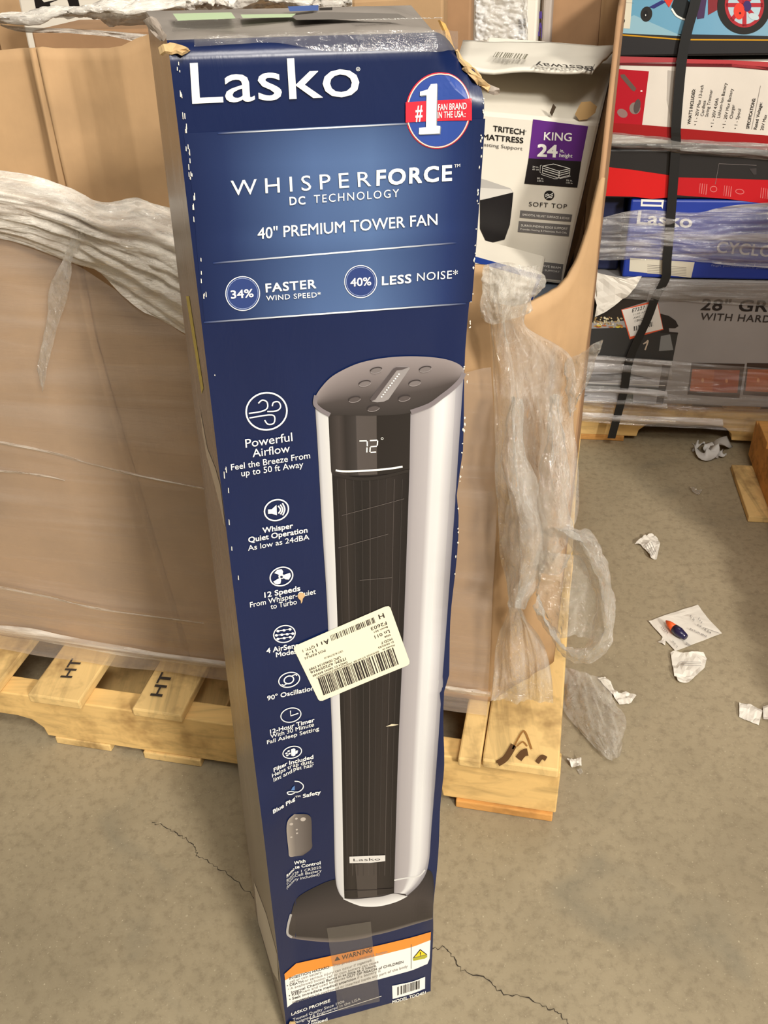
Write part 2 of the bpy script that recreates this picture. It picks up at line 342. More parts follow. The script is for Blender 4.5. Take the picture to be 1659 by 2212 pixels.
def pallet(name, label, f, deck, bottom, L=1.219, D=1.016, rev=False):
    t = thing(name, label, 'pallet', f(L / 2, D / 2, 0))
    def notch(c): return [(c - .115, .016), (c - .112, .034), (c - .095, .050), (c - .07, .055), (c + .07, .055), (c + .095, .050), (c + .112, .034), (c + .115, .016)]
    prof = [(0, .016)] + notch(.285) + notch(.953) + [(L, .016), (L, .107), (0, .107)]
    for v in (0, D / 2 - .019, D - .038):
        k = len(prof); V = [f(u, v, z) for u, z in prof] + [f(u, v + .038, z) for u, z in prof]
        bevel(mk('stringer', V, [tuple(range(k)), tuple(range(2 * k - 1, k - 1, -1))] + [(i, i + k, (i + 1) % k + k, (i + 1) % k) for i in range(k)], PINEX, t), .002)
    for i, (a, b) in enumerate(deck):
        g = Geo(); j0, j1 = rnd.uniform(-.016, -.002), rnd.uniform(0, .01); g.box(f, (a, j0, .1075), (b, D + j1, .125 + rnd.uniform(-.001, .001))); bevel(g.mk('deck_board', PINE, t), .003)
    for a, b in bottom:
        g = Geo(); g.box(f, (a, rnd.uniform(-.006, 0), .0005), (b, D, .0158)); bevel(g.mk('bottom_board', OLDP if a < .1 else PINE, t), .002)
    return t
P1 = pallet('wooden_pallet', 'pale pine pallet carrying the tall brown carton, stamped HT on its deck boards', fr,
    [(.003, .112), (.1135, .147), (.22, .32), (.36, .45), (.577, .66), (.747, .838), (.897, 1.0), (1.07, 1.216)], [(.004, .15), (.36, .46), (.565, .665), (.725, .825), (1.07, 1.215)])
pf = Face(fr(0, 0, .1262), e1, e2)
p = Print(pf, .0003)
Z7 = Zm(2.95, 0, 950)
p.text('HT', Z7(455, 1520), Z7(530, 1400), 24, STAMP, .8, up=(-1, -.05)); p.build('stamp', P1)
p = Print(pf, .0003); p.text('HT', Z7(1030, 1640), Z7(1105, 1490), 25, STAMP, .8, up=(-1, -.1)); p.build('stamp', P1)
p = Print(pf, .0003)
for a, b, w in (((1075, 1650), (1110, 1610), 14), ((1120, 1640), (1140, 1625), 16), ((1160, 1648), (1180, 1640), 10)): p.curve([a, ((a[0] + b[0]) / 2, a[1] - 12), b], w, ink(92, 62, 30, .8))
p.curve(Zm(3.1602, 930, 1100)(560, 1640, 620, 1530, 650, 1530, 690, 1640), 4, ink(150, 105, 50, .8)); p.curve(Zm(3.1602, 930, 1100)(590, 1620, 630, 1590, 660, 1620), 3, ink(150, 105, 50, .8))
p.build('knot_marks', P1)
# ------------------------------------------------------------------ bulk carton on the pallet
BC = thing('bulk_carton', 'tall brown octagonal bulk carton, open on top, on the pale pallet', 'carton', fr(.6, .55, .127))
def edgez(px, face):
    uv = face.uv(px); i = np.argsort(uv[:, 0]); return uv[i, 0], uv[i, 1]
ff = cface(.10)
tx, tz = edgez([(-60, 116), (0, 111), (50, 107), (68, 105), (85, 103), (108, 108), (150, 109), (225, 106), (260, 100), (290, 84), (315, 76), (335, 66), (380, 60), (480, 90), (700, 190), (900, 330), (1000, 430), (1045, 505), (1064, 577)], ff)
seam = ff.uv([(68, 107), (140, 410), (205, 720), (300, 1040), (400, 1390), (410, 1440)]); so = np.argsort(seam[:, 1])
NU, NV = 330, 70; V = []
for j in range(NV + 1):
    for i in range(NU + 1):
        z0 = .128; s = i / NU; x = -1.125 + s * (1.125 - .115); ztop = np.interp(x, tx, tz) if x > tx[0] else tz[0]
        z = z0 + (ztop - z0) * j / NV; x -= max(0, z - .55) * .10 * max(0, (s - .8) / .2)
        d = 0.0; t = x - np.interp(z, seam[so, 1], seam[so, 0]); amp = min(1, max(.22, (z - .70) / .25))
        d += amp * .016 * max(0, min(1, -t / .022)) * max(0, min(1, (.11 + t) / .085)) - amp * .004 * math.exp(-(t / .006) ** 2) + .011 * math.exp(-(t / .0030) ** 2)
        d += amp * .012 * max(0, min(1, (t - .0) / .03)) * max(0, min(1, (.10 - t) / .05))
        d += .006 * fbm(x * 2.2, z * 2.2, 1) - .010 * math.sin(math.pi * min(1, max(0, (z - .13) / .9))) * math.sin(math.pi * s)
        zt = (ztop - z) / .06
        if zt < 1 and x > -.62: d += .006 * (1 - zt) * fbm(x * 14, z * 10, 3)
        V.append(fr(-x, .10 + d, z))
F = [(j * (NU + 1) + i, j * (NU + 1) + i + 1, (j + 1) * (NU + 1) + i + 1, (j + 1) * (NU + 1) + i) for j in range(NV) for i in range(NU)]
solid(mk('front_wall', V, F, KRAFT, BC, smooth=True), .006)
def panel(name, a, b, top, n=30, m=30, bulge=0.0, mat=KRAFT, z0=.128, flare=0, wob=.004):
    V = []
    for j in range(m + 1):
        for i in range(n + 1):
            s = i / n; z = z0 + (top(s) - z0) * j / m; u, v = a[0] + (b[0] - a[0]) * s, a[1] + (b[1] - a[1]) * s; u += max(0, z - .55) * .10 * (1 - s) * flare
            nx, nv = (b[1] - a[1]), -(b[0] - a[0]); l = math.hypot(nx, nv); k = bulge * math.sin(math.pi * s) + wob * fbm(s * 3, z * 3, a[0] * 9)
            V.append(fr(u + nx / l * k, v + nv / l * k, z))
    return solid(mk(name, V, [(j * (n + 1) + i, j * (n + 1) + i + 1, (j + 1) * (n + 1) + i + 1, (j + 1) * (n + 1) + i) for j in range(m) for i in range(n)], mat, BC, smooth=True), .006)
ca, cb = np.array([.115, .10]), np.array([.022, .205]); d_ = fr(cb[0], cb[1], 0) - fr(ca[0], ca[1], 0); cl = np.linalg.norm(d_)
cf = Face(fr(ca[0], ca[1], 0), d_ / cl, ez)
hx, hz = edgez([(1066, 600), (1100, 655), (1140, 666), (1165, 657), (1190, 642), (1220, 622), (1240, 600), (1258, 560), (1275, 500), (1290, 430), (1300, 385)], cf)
panel('corner_panel', ca, cb, lambda s: float(np.interp(s * cl, hx, hz)), n=60, flare=1)
ztop = float(np.interp(cl, hx, hz))
panel('side_wall', cb, (.003, .93), lambda s: min(1.04, ztop + s * .9), bulge=0, wob=0, mat=KRAFT2)
panel('corner_panel', (.003, .93), (.071, .98), lambda s: 1.045)
panel('back_wall', (.071, .98), (1.10, .98), lambda s: 1.045 + .01 * math.sin(9 * s))
panel('corner_panel', (1.10, .98), (1.19, .88), lambda s: 1.04)
panel('side_wall', (1.19, .88), (1.19, .2), lambda s: 1.035)
panel('corner_panel', (1.19, .2), (1.125, .10), lambda s: 1.03)
# ------------------------------------------------------------------ what stands inside the bulk carton
def upright(name, label, cat, v, quad, depth, mat, mats=None, zb=None, bv=.004, top=None, group=None):
    """a box standing on an upright plane; quad = its front corners seen in the photo (top left, top right, bottom right, bottom left)"""
    Q = at(quad, v)
    if zb is not None: Q[2, 2] = Q[3, 2] = zb
    t = thing(name, label, cat, [*(Q[:, :2].mean(0) + e2[:2] * depth / 2), Q[:, 2].min()], group)
    bk = Q + e2 * depth
    o = mk('box_body', *hexa([Q[3], Q[2], bk[2], bk[3], Q[0], Q[1], bk[1], bk[0]]), mat, t); bevel(o, bv); return t
WBOX = plain('white_carton_board', (226, 219, 204), .5, .35, .03, 5, .08, 30)
GREYB = plain('grey_blue_carton', (112, 122, 136), .5, var=.06)
gt = thing('grey_carton', 'blue-grey carton deep in the bulk carton, under the white mattress carton', 'box', fr(.30, .45, .128))
g = Geo(); g.box(fr, (.05, .235, .128), (.38, .555, .700)); bevel(g.mk('box_body', GREYB, gt), .004)
# white mattress carton
MV = .35
mt = thing('mattress_carton', 'white mattress carton with purple KING 24 in. height panel, top flap ajar', 'box', fr(.14, .43, .701))
mq = at([(985, 238), (1296, 266), (1215, 618), (905, 573)], MV); mq[2:, 2] = np.maximum(mq[2:, 2], .702); bk = mq + e2 * .20 + e1 * .016; bk[:2, 2] += .062
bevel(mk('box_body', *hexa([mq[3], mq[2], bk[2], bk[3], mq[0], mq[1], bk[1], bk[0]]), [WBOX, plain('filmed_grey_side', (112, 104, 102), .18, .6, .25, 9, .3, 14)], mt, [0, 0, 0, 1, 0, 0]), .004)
for q, mn in (([(1000, 86), (1335, 97), (1279, 161), (985, 138)], 'top_flap'),):
    P = at([q[3]], MV - .01), at([q[2]], MV - .01), at([q[1]], MV + .16), at([q[0]], MV + .16)
    V = [x[0] for x in P]; NN = 14; R_ = []
    for j in range(NN + 1):
        for i in range(NN + 1):
            s, t = i / NN, j / NN; b_ = (V[0] * (1 - s) + V[1] * s) * (1 - t) + (V[3] * (1 - s) + V[2] * s) * t; R_.append(b_ + ez * (.004 * fbm(s * 3, t * 2, 4) - .004 * (1 - t) * math.sin(s * 5)))
    flap = solid(mk(mn, R_, [(j * 15 + i, j * 15 + i + 1, (j + 1) * 15 + i + 1, (j + 1) * 15 + i) for j in range(NN) for i in range(NN)], WBOX, mt, smooth=True), .004)
    fu = (V[1] - V[0]); fl_ = np.linalg.norm(fu); fu = fu / fl_; fv = V[3] - V[0]; fv = fv - fu * (fv @ fu); fv /= np.linalg.norm(fv)
    p = Print(Face(V[0] + ez * .005, fu, fv), .001); ZB = Zm(4.879, 1020, 0)
    p.text('Bestway', ZB(1265, 715), ZB(650, 675), 10, ink(50, 48, 46), .3, up=(.35, .9))
    p.bars(ZB(215, 615), ZB(555, 640), (7, -11), ink(120, 116, 96), 14, 3); p.line(ZB(1240, 738, 1265, 738, 1290, 690), 1.2, ink(70, 66, 62))
    p.build('flap_print', flap)
p = Print(cface(MV)); Z1 = Zm(4.0463, 930, 0)
K = ink(28, 26, 26)
p.text('TRITECH', Z1(548, 1143), Z1(822, 1178), 11.5, K, .8); p.text('MATTRESS', Z1(455, 1215), Z1(812, 1250), 11.5, K, .8)
p.text('Lasting Support', Z1(440, 1272), Z1(805, 1312), 7.5, ink(96, 92, 90)); p.text('\u00ae', Z1(828, 1150), Z1(840, 1151), 3, K)
p.poly(Z1(897, 1042, 1378, 1103, 1318, 1410, 858, 1382), ink(92, 40, 122), 1); p.poly(Z1(858, 1382, 1318, 1410, 1283, 1640, 820, 1605), ink(30, 26, 28), 1)
p.text('KING', Z1(990, 1222), Z1(1232, 1232), 17, WHITE, .6); p.text('24', Z1(930, 1362), Z1(1108, 1372), 25, WHITE, 1.6)
p.text('in.', Z1(1132, 1328), Z1(1168, 1333), 7, WHITE, .4); p.text('height', Z1(1125, 1370), Z1(1240, 1376), 8, WHITE, .4)
b1 = Z1(980, 1450, 1075, 1432, 1220, 1472, 1215, 1530, 1122, 1555, 978, 1510)
p.line(b1, 1.3, WHITE, 2, True); p.line(Z1(980, 1450, 1125, 1495, 1220, 1472), 1.3, WHITE); p.line(Z1(1125, 1495, 1122, 1555), 1.3, WHITE)
for a in (.3, .62): p.line([(b1[0][0] * (1 - a) + b1[5][0] * a, b1[0][1] * (1 - a) + b1[5][1] * a), Z1(1125, 1495 + 60 * a), (b1[2][0] * (1 - a) + b1[3][0] * a, b1[2][1] * (1 - a) + b1[3][1] * a)], 1.4, WHITE)
p.line(Z1(972, 1442, 960, 1446, 957, 1505, 968, 1512), .9, WHITE); p.line(Z1(965, 1522, 1085, 1562, 1112, 1560), .9, WHITE); p.line(Z1(1130, 1560, 1225, 1538), .9, WHITE)
for x, y, a, b in ((892, 1462, '24 in.', '61 cm'), (932, 1562, '80 in.', '2.03 m'), (1185, 1580, '76 in.', '1.93 m')):
    p.text(a, Z1(x, y), Z1(x + 55, y + 4), 3.4, WHITE, .2); p.text(b, Z1(x, y + 22), Z1(x + 55, y + 26), 3.4, WHITE, .2)
ZC = Zm(4.879, 1000, 350)
p.ell(ZC(909, 350), 11, 10.5, K, L=1); p.curve(ZC(866, 350, 890, 335, 915, 345, 950, 325), 1.6, WHITE); p.curve(ZC(868, 365, 895, 352, 920, 362, 950, 345), 1.6, WHITE); p.curve(ZC(880, 382, 905, 370, 930, 375, 945, 362), 1.3, WHITE)
p.text('SOFT TOP', ZC(695, 462), ZC(1095, 490), 9.5, K, -.1, 1.15)
GB = ink(112, 108, 106)
for q, L1, L2 in (((605, 508, 1153, 553, 1138, 630, 597, 585), 'SMOOTH, VELVET SURFACE & EDGE', None), ((590, 620, 1133, 663, 1115, 783, 577, 735), 'SURROUNDING EDGE SUPPORT', 'Provides Seating & Minimizes Roll-Offs'), ((537, 1015, 1060, 1075, 1035, 1245, 500, 1185), 'LUXURIOUS WAVE BEAM', 'FOR COMFORT & SUPPORT')):
    p.poly(ZC(*q), GB, 1); x0, y0, x1, y1 = q[0], q[1], q[2], q[3]
    p.text(L1, ZC(x0 + 22, y0 + 55), ZC(x1 - 30, y1 + 50), 4.6, WHITE, .4)
    if L2: p.text(L2, ZC(x0 + 15, y0 + 92), ZC(x1 - 40, y1 + 90), 3.8, WHITE, .1)
p.poly(ZC(180, 170, 250, 190, 500, 275, 532, 318, 235, 392, 180, 400), ink(176, 172, 166), 1); p.poly(ZC(180, 270, 370, 280, 500, 285, 530, 318, 235, 388, 180, 395), ink(206, 202, 194), 2)
p.poly(ZC(180, 400, 235, 390, 532, 318, 518, 470, 495, 660, 440, 815, 255, 862, 180, 700), ink(24, 22, 24), 2)
p.poly(Z1(1318, 890, 1400, 885, 1455, 930, 1440, 985, 1370, 1040, 1300, 1052, 1262, 1000, 1285, 950), ink(196, 160, 108, .8), 1)
p.poly(Z1(1072, 905, 1098, 935, 1062, 1015, 1042, 985), ink(60, 46, 30, .8), 1)
p.build('front_print', mt)
# small white and blue carton beside it
bt = upright('white_blue_carton', 'small white carton with blue edges, under crumpled film by the cut corner', 'box', .245, [(960, 540), (1171, 597), (1146, 655), (960, 640)], .08, WBOX, zb=.702)
p = Print(cface(.245)); p.poly([(960, 535), (1171, 594), (1146, 660), (1138, 660), (1160, 604), (960, 548)], ink(34, 62, 138), 1); p.build('blue_edge', bt)
# bagged white carton and others at the back of the bulk carton
wt = upright('bagged_white_carton', 'white carton in a glossy clear bag behind the mattress carton', 'box', .70, [(1024, -60), (1166, -60), (1163, 120), (1024, 110)], .14, WBOX, zb=.128)
p = Print(cface(.70)); p.bars(ZB(490, 200), ZB(490, 355), (15, -1), K, 9, 5); p.build('barcode', wt)
sheet('plastic_bag', [at([(1025, y), (1052, y), (1090, y), (1128, y), (1140, y)], .69) for y in (-30, 0, 30, 60, 88)], 60, 60, film('bag_film', .30, .5, (1, 1, 1), 30, (235, 235, 235), .8, .1), wt, .006, 7, 7, 3, rid=.006)
p2 = upright('purple_numbered_carton', 'narrow white carton with purple lettering, right of the bagged carton', 'box', .74, [(1177, -60), (1197, -60), (1197, 110), (1176, 110)], .05, plain('grey_white_board', (172, 160, 150), .5), zb=.128)
p = Print(cface(.74)); p.text('5', ZB(735, 400), ZB(735, 235), 10, ink(70, 50, 120), 1, up=(-1, 0)); p.text('I', ZB(735, 195), ZB(735, 120), 9, ink(70, 50, 120), 1, up=(-1, 0)); p.build('lettering', p2)
k3 = upright('torn_brown_carton', 'creased brown carton standing at the right rear inside the bulk carton', 'box', .80, [(1194, -60), (1304, -60), (1312, 110), (1194, 110)], .08, KRAFT2, zb=.128)
lt = upright('lettered_white_carton', 'white carton with big black letters at the top left, behind the film', 'box', .62, [(20, -90), (330, -110), (335, 60), (25, 60)], .30, WBOX, zb=.128)
p = Print(cface(.62)); Z0 = Zm(4.608, 0, 0)
p.poly(Z0(330, -60, 380, -60, 385, -40, 440, 22, 600, -10, 500, 28, 505, 75, 358, 82), K, 1); p.poly(Z0(670, -10, 780, -10, 795, 58, 695, 68), K, 1); p.build('lettering', lt)
ib = upright('inner_brown_carton', 'dim brown carton just behind the front wall of the bulk carton', 'box', .42, [(66, 66), (330, 62), (330, 140), (66, 140)], .14, KRAFT2, zb=.128)
k4 = upright('tan_carton', 'tan carton behind the top of the fan carton', 'box', .58, [(760, 0), (958, -12), (958, 120), (760, 120)], .045, KRAFT, zb=.128)
k5 = upright('dark_brown_carton', 'dark brown carton between tan carton and bagged carton', 'box', .64, [(962, -60), (1020, -60), (1020, 120), (962, 120)], .03, KRAFT2, zb=.128)
# ------------------------------------------------------------------ stretch film
FS = thing('stretch_wrap', 'clear stretch film wound round the brown bulk carton, bunched into a crumpled band', 'plastic film', fr(.6, .09, .13))
F_WRAP = film('wrap_film', .17, .18, (.6, 1.0, 9), 3, (212, 196, 182), .6, .14, .20, .48, .78, (0, .12, 0))
F_BAND = film('crumpled_film', .46, .42, (1.6, 1.6, 9), 7, (244, 237, 226), 1.0, .06, .3, .34, .62, (0, .35, 0), .05, 4, .17)
F_CLUMP = film('clump_film', .18, .34, (4, 4, 2), 7, (230, 224, 212), 1.0, .09, .4, .40, .70, (0, .5, 0), .04, 5, .2)
F_HEM = film('hem_film', .22, .55, (1.0, 1, 14), 6, (232, 222, 208), .8, .1, .2, .40, .68)
F_LOOSE = film('loose_film', .10, .26, (3, 3, 1.2), 7, (224, 220, 212), 1.0, .05, .42, .46, .8, (0, 0, 0), .035, bs=5, sheen=.2)
F_CLEAR = film('clear_film', .09, .16, (2, 2, 2), 9, (222, 217, 206), .9, .05, .4, bd=.03, bs=5, sheen=.18)
V = []; NX, NZ = 110, 60
for j in range(NZ + 1):
    for i in range(NX + 1):
        s = i / NX; u = 1.12 - s * 1.005; zt = np.interp(u, [.12, .25, .5, .62, .75, 1.1], [.70, .66, .72, .80, .86, .9]); zb = .130 + .02 * s * 0 + .006 * noise.noise(Vector((u * 9, 0, 2)))
        z = zb + (zt - zb) * j / NZ; u2 = u + max(0, z - .55) * .10 * max(0, (s - .8) / .2)
        d = .0018 * fbm(u * 1.5, z * 12 + u * 2, 3) + .0015 * ridge(u * .8, z * 9 + u * 1.2, 2) * .5
        edge = math.exp(-((z - zb) / .012) ** 2) * .006
        V.append(fr(u2, .076 - d - edge + .006 * math.sin(math.pi * s) * 0 - .010 * math.sin(math.pi * min(1, (z - .13) / .9)) * math.sin(math.pi * s), z))
mk('wrap_sheet', V, [(j * (NX + 1) + i, j * (NX + 1) + i + 1, (j + 1) * (NX + 1) + i + 1, (j + 1) * (NX + 1) + i) for j in range(NZ) for i in range(NX)], F_WRAP, FS, smooth=True)
def vrow(L, v): return atz([(x, y, v) for x, y in L])
sheet('crumpled_band', [vrow([(-40, 365), (60, 384), (150, 406), (225, 432), (290, 422), (340, 440), (395, 452), (450, 470)], .072),
    vrow([(-40, 410), (60, 430), (150, 455), (225, 485), (295, 495), (345, 515), (400, 540), (450, 560)], .045),
    vrow([(-40, 465), (60, 482), (150, 515), (225, 550), (300, 585), (350, 610), (405, 640), (450, 660)], .045),
    vrow([(-40, 510), (60, 527), (150, 566), (225, 605), (300, 662), (350, 694), (420, 738), (460, 765)], .066)],
    170, 70, F_BAND, FS, .004, 2.2, 9, 2, rid=.009, ragged=.05, shear=1.6)
sheet('twisted_tail', [vrow([(168, 468), (185, 474), (200, 482)], .045), vrow([(140, 550), (150, 553), (158, 556)], .05), vrow([(120, 590), (137, 596), (152, 602)], .052), vrow([(105, 625), (125, 635), (145, 640)], .055), vrow([(100, 690), (112, 700), (124, 705)], .058), vrow([(86, 760), (97, 765), (108, 770)], .06), vrow([(78, 800), (86, 830), (92, 850)], .062)],
    14, 60, F_LOOSE, FS, .003, 3, 10, 4, rid=.003)
sheet('top_strand', [vrow([(-40, 30), (60, 24), (140, 15), (220, 8), (300, -4), (400, -12)], .16), vrow([(-40, 42), (60, 38), (140, 28), (220, 25), (300, 24), (400, 10)], .13), vrow([(-40, 57), (60, 50), (140, 42), (205, 44), (262, 62), (400, 40)], .16)], 90, 26, F_BAND, FS, .003, 5, 5, 6, rid=.006, shear=1.0)
sheet('top_strand', [vrow([(0, 52), (50, 58), (150, 62), (240, 68), (330, 76)], .15), vrow([(0, 56), (50, 70), (150, 72), (240, 80), (330, 98)], .15)], 60, 10, F_BAND, FS, .002, 5, 3, 8, rid=.003)
sheet('top_strand', [vrow([(330, -10), (420, -20), (480, -14), (560, -20), (640, -12), (760, -16)], .22), vrow([(330, 10), (420, 6), (480, 10), (560, 2), (640, 8), (760, 6)], .19), vrow([(330, 32), (420, 32), (480, 30), (560, 30), (640, 28), (760, 30)], .22)], 90, 26, F_BAND, FS, .006, 8, 4, 10, rid=.010, shear=3.0)
for nm, T, B_, o in (('film_hem', [(-40, 1348), (60, 1356), (136, 1372), (249, 1393), (356, 1411), (520, 1432)], [(-40, 1364), (61, 1380), (136, 1394), (249, 1414), (356, 1430), (520, 1450)], .072),
    ('film_fold', [(-40, 945), (100, 972), (200, 1000), (330, 1032), (480, 1060)], [(-40, 953), (100, 979), (200, 1007), (330, 1038), (480, 1065)], .068), ('film_fold', [(-40, 1258), (100, 1286), (230, 1316), (440, 1344)], [(-40, 1265), (100, 1292), (230, 1321), (440, 1348)], .068), ('film_fold', [(-40, 1012), (60, 1020), (140, 1035)], [(-40, 1017), (60, 1026), (140, 1040)], .068),
    ('film_hem', [(960, 1480), (1060, 1494)], [(960, 1492), (1060, 1507)], .072)):
    sheet(nm, [vrow(T, o), vrow([((a[0] + b[0]) / 2, (a[1] + b[1]) / 2) for a, b in zip(T, B_)], o - .006), vrow(B_, o)], 60, 9, F_HEM, FS, .001, 3, 2, 61, rid=.0015)
LF = thing('loose_stretch_film', 'loose crumpled clear film hanging off the right corner of the bulk carton to the floor', 'plastic film', fr(.08, .06, .0))
Y = [(575, (1046, 1085, 1120, 1150, 1172), (.05, .05, .07, .09, .10)), (650, (1041, 1080, 1110, 1135, 1152), (.05, .05, .06, .08, .09)), (710, (1056, 1085, 1105, 1122, 1142), (.07, .06, .07, .09, .11)),
    (775, (1062, 1095, 1120, 1165, 1235), (.075, .07, .08, .12, .16)), (900, (1068, 1105, 1140, 1185, 1236), (.07, .07, .09, .12, .15)), (1020, (1072, 1105, 1145, 1195, 1246), (.07, .06, .08, .11, .15)),
    (1140, (1076, 1110, 1150, 1200, 1240), (.07, .05, .06, .09, .12)), (1230, (1079, 1105, 1135, 1160, 1190), (.07, .05, .04, .05, .06)), (1310, (1098, 1108, 1118, 1128, 1140), (.06, .04, .03, .03, .04)),
    (1400, (1068, 1095, 1125, 1155, 1180), (.06, .04, .03, .03, .04)), (1515, (1060, 1095, 1130, 1160, 1198), (.055, .05, .05, .04, .03))]
sheet('hanging_film', [atz([(x, y, v) for x, v in zip(X, D)]) for y, X, D in Y], 70, 220, F_LOOSE, LF, .010, 3.0, 3.2, 12, rid=.007, ragged=.08)
sheet('hanging_film', [atz([(1046, 572, .045), (1090, 566, .04), (1135, 574, .05), (1174, 590, .08)]), atz([(1040, 620, .04), (1085, 625, .03), (1125, 630, .04), (1160, 632, .07)]), atz([(1036, 690, .05), (1072, 700, .04), (1105, 690, .05), (1146, 672, .08)])], 60, 50, F_CLUMP, LF, .010, 2.2, 2.0, 33, rid=.004, ragged=.06)
sheet('hanging_film', [atz([(1100, 860, .05), (1110, 858, .04), (1122, 862, .05)]), atz([(1095, 950, .05), (1112, 948, .03), (1130, 950, .05)]), atz([(1085, 1060, .05), (1120, 1058, .02), (1165, 1050, .05)]), atz([(1088, 1160, .05), (1130, 1160, .01), (1190, 1150, .05)]), atz([(1092, 1250, .05), (1120, 1260, .01), (1160, 1250, .04)]), atz([(1100, 1312, .03), (1116, 1315, .0), (1132, 1316, .02)])], 36, 120, F_LOOSE, LF, .008, 2.2, 3, 15, rid=.007)
sheet('hanging_film', [atz([(1185, 860, .10), (1200, 850, .08), (1216, 858, .10)]), atz([(1172, 960, .09), (1195, 950, .05), (1225, 960, .10)]), atz([(1160, 1060, .08), (1195, 1060, .04), (1238, 1050, .10)]), atz([(1165, 1140, .06), (1205, 1150, .03), (1240, 1140, .08)]), atz([(1150, 1230, .05), (1190, 1240, .02), (1225, 1225, .05)])], 36, 110, F_LOOSE, LF, .008, 2.2, 3, 18, rid=.007)
sheet('hanging_film', [atz([(1222, 775, .14), (1256, 762, .12), (1299, 733, .10)]), atz([(1222, 830, .14), (1246, 822, .12), (1291, 772, .10)]), atz([(1225, 905, .14), (1236, 890, .13), (1248, 862, .12)])], 24, 30, F_LOOSE, LF, .005, 4, 4, 21, rid=.006)
sheet('hanging_film', [atz([(a[0], a[1], v), ((a[0] + b[0]) / 2, (a[1] + b[1]) / 2, v - .03), (b[0], b[1], v)]) for a, b, v in (((1170, 1150), (1232, 1128), .05), ((1225, 1180), (1280, 1155), .03), ((1258, 1230), (1308, 1222), .02), ((1282, 1300), (1330, 1310), .01), ((1276, 1370), (1326, 1384), .01), ((1245, 1402), (1272, 1428), .02), ((1212, 1388), (1222, 1416), .02), ((1180, 1340), (1186, 1366), .03), ((1150, 1285), (1158, 1322), .03))], 26, 160, F_LOOSE, LF, .006, 2, 7, 24, rid=.006)
sheet('hanging_film', [atz([(1160, 1190, .03), (1200, 1195, .01), (1250, 1200, .02)]), atz([(1158, 1250, .03), (1215, 1260, .0), (1278, 1260, .01)]), atz([(1165, 1310, .03), (1225, 1320, .0), (1292, 1320, .01)]), atz([(1195, 1370, .03), (1235, 1375, .0), (1282, 1385, .01)])], 40, 40, F_CLEAR, LF, .005, 4, 3, 27, rid=.008, shear=3)
def fz(L): return np.array([onz([(x, y)], z)[0] for x, y, z in L])
sheet('film_on_floor', [fz([(1216, 1440, .05), (1255, 1448, .06), (1295, 1462, .05)]), fz([(1218, 1490, .03), (1268, 1495, .05), (1325, 1500, .03)]), fz([(1225, 1545, .012), (1285, 1555, .03), (1350, 1560, .012)]), fz([(1270, 1598, .010), (1305, 1605, .02), (1345, 1600, .012)]), fz([(1310, 1640, .008), (1325, 1640, .010), (1340, 1632, .008)])], 50, 60, F_CLEAR, LF, .006, 4, 4, 30, rid=.007, ragged=.25)
# ------------------------------------------------------------------ the fan carton
B0 = np.array([-.1442, .5507, .003]); RB = rotz(.2302) @ rotx(.0035) @ roty(.032); BW, BH, BD = .1859, 1.0876, .1632
def sm(x): x = np.clip(x, 0, 1); return x * x * (3 - 2 * x)
def fsurf(uv):
    u, v = uv[:, 0], uv[:, 1]; x, z = u.copy(), v.copy(); d = np.zeros(len(u))
    uc = .0125 + .05 * v; d -= .42 * sm((.50 - v) / .09) * np.maximum(0, uc - u)
    t = np.clip((v - (BH - .0115)) / .0115, 0, 1); d += .009 * t * t; z -= .002 * t
    r = np.clip(1 - np.hypot((u - BW) / .030, (v - BH) / .040), 0, 1); d += .016 * r; z -= .020 * r * r; x -= .006 * r
    e = sm((u - (BW - .03)) / .03)
    x -= e * (.0035 * np.exp(-((v - .765) / .02) ** 2) + .0045 * sm((.545 - v) / .004) * sm((v - .40) / .12) + .0050 * np.exp(-((v - .20) / .05) ** 2))
    d += e * (.004 * np.sin(v * 23) + .0012 * np.sin(v * 51 + 1)); d += .0008 * np.sin(u * 30 + 1) * np.sin(v * 9)
    return np.stack([x, z, -d], 1)
fb = Face(B0, RB[:, 0], RB[:, 2], fsurf)
FROWS = [round(.02 * k, 4) for k in range(53)] + [round(1.044 + .004 * k, 4) for k in range(8)] + [1.0761, 1.079, 1.082, 1.085, BH]; FCOLS = [.03, .06, .09, .12, .15] + [round(.1559 + .004 * k, 4) for k in range(8)]
cc = Vector((.0125, 0, 0)); fb.cuts = [(cc, Vector((1, -.05, 0)).normalized())] + [(Vector((0, v, 0)), Vector((0, 1, 0))) for v in FROWS[1:-1]] + [(Vector((u, 0, 0)), Vector((1, 0, 0))) for u in FCOLS]
FC = thing('fan_carton', 'tall dark blue tower fan carton standing on the concrete in the foreground', 'box', B0 + RB @ [BW / 2, BD / 2, 0] * [1, 1, 0])
NAVY = NT('navy_printed_board'); f_ = NAVY.noise(NAVY.coords((1, 1, .6)), 5, 5)
NAVY.link(NAVY.ramp(f_, [(.3, (9, 23, 60)), (.7, (13, 30, 72))]), NAVY.b.inputs['Base Color']); NAVY.b.inputs['Roughness'].default_value = .33
NAVY.b.inputs['Specular IOR Level'].default_value = .45; NAVY.bump(NAVY.noise(NAVY.coords((3, 3, .8)), 14, 5, .6, .8), .10, .004); NAVY = NAVY.m
SIDE = NT('grey_printed_side'); f_ = SIDE.noise(SIDE.coords((2, 2, .7)), 4, 4)
SIDE.link(SIDE.ramp(f_, [(.3, (112, 99, 89)), (.7, (160, 146, 134))]), SIDE.b.inputs['Base Color']); SIDE.b.inputs['Roughness'].default_value = .25; SIDE.bump(SIDE.noise(SIDE.coords((3, 3, .6)), 16, 4, .6, .8), .25, .004); SIDE = SIDE.m
TOPM = plain('grey_printed_top', (150, 142, 134), .3, .5, .10, 9, .15, 30)
